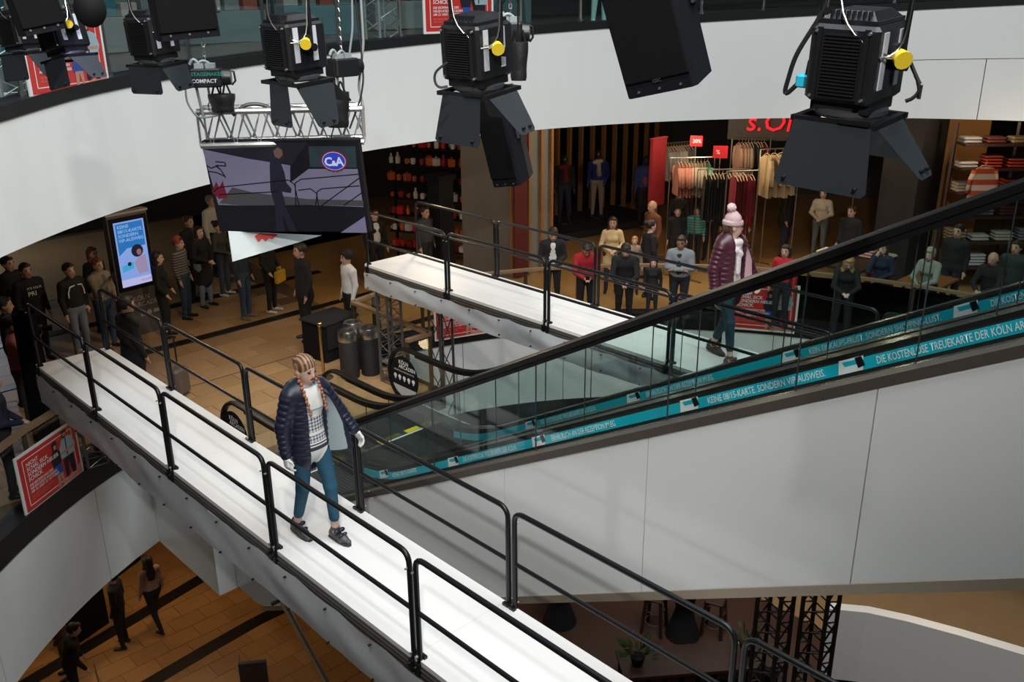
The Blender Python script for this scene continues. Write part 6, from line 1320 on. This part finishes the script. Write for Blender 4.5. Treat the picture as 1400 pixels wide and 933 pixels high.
# sweater table
tb_ = atd(1155, 290, 20.0); o = thing('display_table', 'dark display table with folded sweaters before the shop', 'table', (tb_.x, tb_.y, 0)); tz = .92
q = MB(); q.box((tb_.x+.1, tb_.y-.2, tz), (1.6, 1.2, .05)); q.build('top', DWOOD, o, world=True)
for sx in (-.6, .8):
    for sy in (-.7, .3): q = MB(); q.box((tb_.x+sx, tb_.y+sy, tz/2), (.06, .06, tz)); q.build('leg', DWOOD, o, world=True)
def fold_pile(label, x, y, z, n, c, w=.42, grp=None):
    for i in range(n):
        q = MB(); q.box((0, 0, 0), (w*rs.uniform(.95, 1.02), .32, .055), Matrix.Rotation(rs.uniform(-.1, .1), 4, 'Z'), bev=.022); ob = q.build('folded_sweater', cloth('fold_'+label[:14], c)); ob.location = (x, y, z+.03+i*.058); MW[ob.name] = Matrix.Translation(ob.location); tag(ob, label, 'sweater', grp or label)
fold_pile('cream folded sweater in the pile on the display table', tb_.x-.42, tb_.y+.05, tz+.025, 4, (.55, .46, .30)); fold_pile('pink folded sweater in the pile on the display table', tb_.x+.50, tb_.y-.40, tz+.025, 4, (.52, .25, .22)); fold_pile('beige folded sweater at the end of the display table', tb_.x+.72, tb_.y-.68, tz+.025, 1, (.4, .3, .2), w=.3)
q = MB(); q.box((tb_.x+.1, tb_.y-.85, .5), (1.3, .04, .7)); fr_ = q.build('table_panel', mat('red_table_panel', (.25, .01, .02), .6), o, world=True)
# right-hand shop: orange wall, shelf unit with sweaters
q = MB(); p = atd(1312, 205, 23.2); q.beam((p.x-.3, p.y+.45, 1.9), (p.x+.3, p.y-.45, 1.9), .15, 3.8); struct(q.build('wall_orange', mat('orange_wall', (.42, .19, .045), .6)), 'orange lit wall inside the right-hand shop')
sh = atd(1378, 200, 22.0); o = thing('shelf_unit', 'dark shelf unit with folded knitwear in the right-hand shop', 'shelf', (sh.x, sh.y, 0)); ex2 = Vector((.72, -.69, 0)); ey2 = Vector((.69, .72, 0))
zl = [.5, 1.05, 1.6, 2.1, 2.6, 3.1]
for z in zl: q = MB(); q.beam(sh-ex2*1.0+Vector((0, 0, z-sh.z)), sh+ex2*1.6+Vector((0, 0, z-sh.z)), .55, .04); q.build('shelf_board', DWOOD, o, world=True)
for t in (-1.0, .3, 1.6): q = MB(); c = sh+ex2*t+ey2*.25; q.beam((c.x, c.y, 0), (c.x, c.y, 3.5), .06, .06); q.build('upright', DWOOD, o, world=True)
STR = mat_stripe('red_black_stripe_knit', (.40, .035, .012), (.015, .012, .015), 3.6); ROWS = [(.5, (.3, .22, .16)), (.3, (.22, .2, .2)), (.45, (.4, .33, .25)), (.2, (.15, .15, .16))]
for zi, z in enumerate(zl):
    for k in range(5):
        c = sh+ex2*(-.8+k*.5); ci = rs.randrange(5); cc = ([(.42, .36, .28), (.20, .19, .20), (.45, .40, .38), (.10, .02, .02), (.30, .20, .12)])[ci]
        for i in range(rs.randint(2, 4)):
            q = MB(); q.box((0, 0, 0), (.38, .3, .06), Matrix.Rotation(R(-44), 4, 'Z'), bev=.024); ob = q.build('folded_knitwear', STR if (k in (1, 2) and zi in (3, 4)) else cloth('shelf_%d_%d' % (zi, k), cc)); ob.location = (c.x, c.y, z+.055+i*.065); MW[ob.name] = Matrix.Translation(ob.location); tag(ob, '%s folded knitwear on the %s board of the dark shelf unit' % ('red-striped' if (k in (1, 2) and zi in (3, 4)) else ('cream', 'grey', 'white', 'dark red', 'tan')[ci], ('lowest', 'second', 'third', 'fourth', 'fifth', 'top')[zi]), 'knitwear', 'folded knitwear on the dark shelf unit')
jm = sh-ex2*.62-ey2*.45; ob = bpy.data.objects.new('striped_sweater', garment_mesh('striped_sweater', .52, .75, .12, True, mat_stripe('orange_white_stripe', (.40, .05, .015), (.5, .42, .34), 1.4))); C.objects.link(ob); ob.matrix_world = Matrix.Translation((jm.x, jm.y, 1.95)) @ Matrix.Rotation(R(-44), 4, 'Z'); MW[ob.name] = ob.matrix_world.copy(); tag(ob, 'red, black and white striped sweater hung on the front of the dark shelf unit', 'sweater'); place('hanger', HM, ob, loc=(0, 0, .75))
ot = atd(1293, 244, 19.5); o = thing('low_table', 'low orange-brown table in the right-hand shop', 'table', (ot.x, ot.y, 0)); q = MB(); q.box((ot.x, ot.y, .75), (1.1, .8, .05)); q.build('top', mat('orange_wood', (.26, .09, .03), .45), o, world=True)
for a in (-.45, .45):
    for b in (-.3, .3): q = MB(); q.box((ot.x+a, ot.y+b, .37), (.05, .05, .74)); q.build('leg', STEEL, o, world=True)
# dark pillar between the two shops
q = MB(); p = atd(1250, 215, 22.3); q.box((p.x, p.y, 1.92), (1.2, .8, 3.80)); struct(q.build('wall_pillar', DW), 'dark pillar between the two clothes shops')
# gift shop on the left: stepped shelf with red and white goods
gs = Vector((13.45, 17.0, 0)); gdir = Vector((.40, -.92, 0)).normalized(); gn = Vector((-gdir.y, gdir.x, 0))
gu = thing('gift_shelf', 'dark stepped shelf crowded with red and white gifts', 'shelf', gs); GZ = [.35, .75, 1.15, 1.55, 1.95, 2.35, 2.75, 3.15]
for i, z in enumerate(GZ): q = MB(); q.beam(gs+gdir*(-.9)+Vector((0, 0, z)), gs+gdir*1.1+Vector((0, 0, z)), .38, .03); q.build('shelf_board', BLKM, gu, world=True)
for t in (-.9, .1, 1.1): q = MB(); c = gs+gdir*t+gn*.17; q.beam((c.x, c.y, 0), (c.x, c.y, 3.5), .05, .05); q.build('upright', BLKM, gu, world=True)
GC = [mat('gift_red', (.48, .015, .01), .35), mat('gift_deep_red', (.25, .01, .01), .4), mat('gift_white', (.62, .56, .50), .4), mat('gift_orange', (.5, .10, .02), .4), mat('gift_dark', (.03, .02, .02), .5)]
def gift_meshes():
    out = []
    for m in GC:
        q = MB(); q.box((0, 0, .07), (.12, .12, .14), bev=.008); q.box((0, 0, .07), (.025, .125, .145)); q.tube([(-.04, 0, .145), (-.02, 0, .175), (0, 0, .145), (.02, 0, .175), (.04, 0, .145)], .006, 5); out.append(('gift_box', q, m))
        q = MB(); q.lathe([(.035, 0), (.045, .01), (.045, .11), (.04, .11), (.038, .02)], 12, cap=False); q.tube([(.045, 0, .09), (.075, 0, .08), (.075, 0, .04), (.045, 0, .03)], .007, 5); out.append(('mug', q, m))
        q = MB(); q.lathe([(.045, 0), (.05, .02), (.05, .13), (.02, .17), (.018, .22), (.022, .225)], 12); out.append(('bottle', q, m))
    r = []
    for n, q, m in out: me = bpy.data.meshes.new(n); me.from_pydata(q.v, [], q.f); me.materials.append(m); r.append((n, me, m))
    return r
GM = gift_meshes()
GL = {'gift_box': 'small gift box with ribbon on the gift shop shelf', 'mug': 'small mug with handle on the gift shop shelf', 'bottle': 'small bottle on the gift shop shelf'}
cn = {'gift_red': 'red', 'gift_deep_red': 'dark red', 'gift_white': 'white', 'gift_orange': 'orange', 'gift_dark': 'black'}
for z in GZ:
    for i in range(10):
        n, me, m = rs.choice(GM[:12]); c = gs+gdir*(-.82+i*.20+rs.uniform(-.03, .03))-gn*(.06); ob = bpy.data.objects.new(n, me); C.objects.link(ob); ob.location = (c.x, c.y, z+.016); ob.rotation_euler = (0, 0, rs.uniform(0, 3)); s_ = rs.uniform(.9, 1.35); ob.scale = (s_, s_, s_); MW[ob.name] = Matrix.Translation(ob.location)
        lb = GL[n].replace('small', 'small '+cn[m.name]); tag(ob, lb, n.replace('_', ' '), lb)
q = MB(); p = gs+gdir*1.0-gn*1.15; q.beam((p.x, p.y, 0), (p.x, p.y, 2.3), .4, .4); q.box((p.x, p.y, 2.35), (.5, .5, .1)); rk = q.build('display_stand', BLKM); tag(recenter(rk), 'black display stand at the right end of the gift shelf', 'stand')
# ------------------------------------------------------------------ gallery interior
gal = [(250, 'gallery shop shelf with pale boxes'), (400, 'gallery shop shelf with dark boxes')]
GWM = [mat('gal_%d' % i, c, .6) for i, c in enumerate(((.10, .13, .12), (.16, .045, .03), (.05, .10, .10), (.16, .14, .11), (.02, .10, .12), (.22, .22, .20)))]
for k, deg in enumerate((128, 120, 112, 104, 96, 88, 80, 72)):
    a = R(deg); cxy = (C1[0]+(R1+3.4)*math.cos(a), C1[1]+(R1+3.4)*math.sin(a)); z0 = ztop(a)+.05; M = Tr((cxy[0], cxy[1], z0), a-PI/2)
    o = thing('gallery_display', ('low gallery display unit with %s goods behind the glass' % ('teal', 'rust red', 'pale grey', 'green', 'sand', 'white', 'grey-blue', 'brown')[k]), 'display', M=M, group='display units on the upper gallery')
    q = MB(); q.box((0, 0, .25), (1.5, .6, .5), bev=.01); q.box((0, .25, 1.0), (1.5, .06, 1.6)); q.build('unit', GWM[(k*2) % 6], o)
    for i in range(4):
        q = MB(); q.box((-.55+i*.36, -.05, .60+.05*(i % 2)), (.28, .3, .2+.1*(i % 2)), bev=.01); q.build('box', GWM[(k+i) % 6], o)
person('person in mint trousers and pale shoes standing at the gallery glass', ap(C1, R1+.75, (67.3,))[0], (-.3, -1), 1.70, top=(.2, .03, .06), pants=(.25, .48, .44), shoe=(.22, .36, .34), z=ztop(R(67.3))+.05, fem=True, hair='bob', hair_c=BRN)
person('person in dark teal trousers stepping along the gallery', ap(C1, R1+1.0, (76,))[0], (1, -.4), 1.74, top=BLK_, pants=(.02, .05, .055), stride=.6, z=ztop(R(76))+.05)
# ------------------------------------------------------------------ warm lights of the shops
for i, (px, py, d, e) in enumerate(((930, 168, 20.0, 85), (1010, 175, 20.0, 35), (845, 180, 19.0, 36), (1345, 165, 21, 30), (1140, 235, 19.5, 22), (590, 190, 16.6, 85))):
    p = atd(px, py, d); bulb('shop_lamp_%d' % i, (p.x, p.y, min(p.z, 3.6)), e, (1, .78, .52), .12)
for i, (x, y, e) in enumerate(((14.5, 11.0, 16), (16.5, 8.5, 14), (17.5, 5.5, 10), (6.5, 13.4, 95), (8.0, 16.5, 18), (3.0, 14.0, 8), (17.0, 12.5, 22))): bulb('ceiling_lamp_%d' % i, (x, y, 3.6), e, (1, .80, .58), .15)
for i, (x, y, e) in enumerate(((6.0, 15.5, 52), (3.0, 14.5, 14), (14.5, 8.0, 12), (13.8, 4.2, 16))): bulb('lower_lamp_%d' % i, (x, y, -2.3), e, (1, .72, .42), .2)
area('entrance_daylight', (5.0, 25.8, 2.2), (6.2, 22.5, 0.0), 3.0, 60, (.75, .88, 1), 'RECTANGLE', 2.4)
for i, deg in enumerate((126, 108, 90, 72)): a = R(deg); bulb('gallery_lamp_%d' % i, (C1[0]+(R1+2.5)*math.cos(a), C1[1]+(R1+2.5)*math.sin(a), 8.4), 7, (.8, .95, 1), .2)
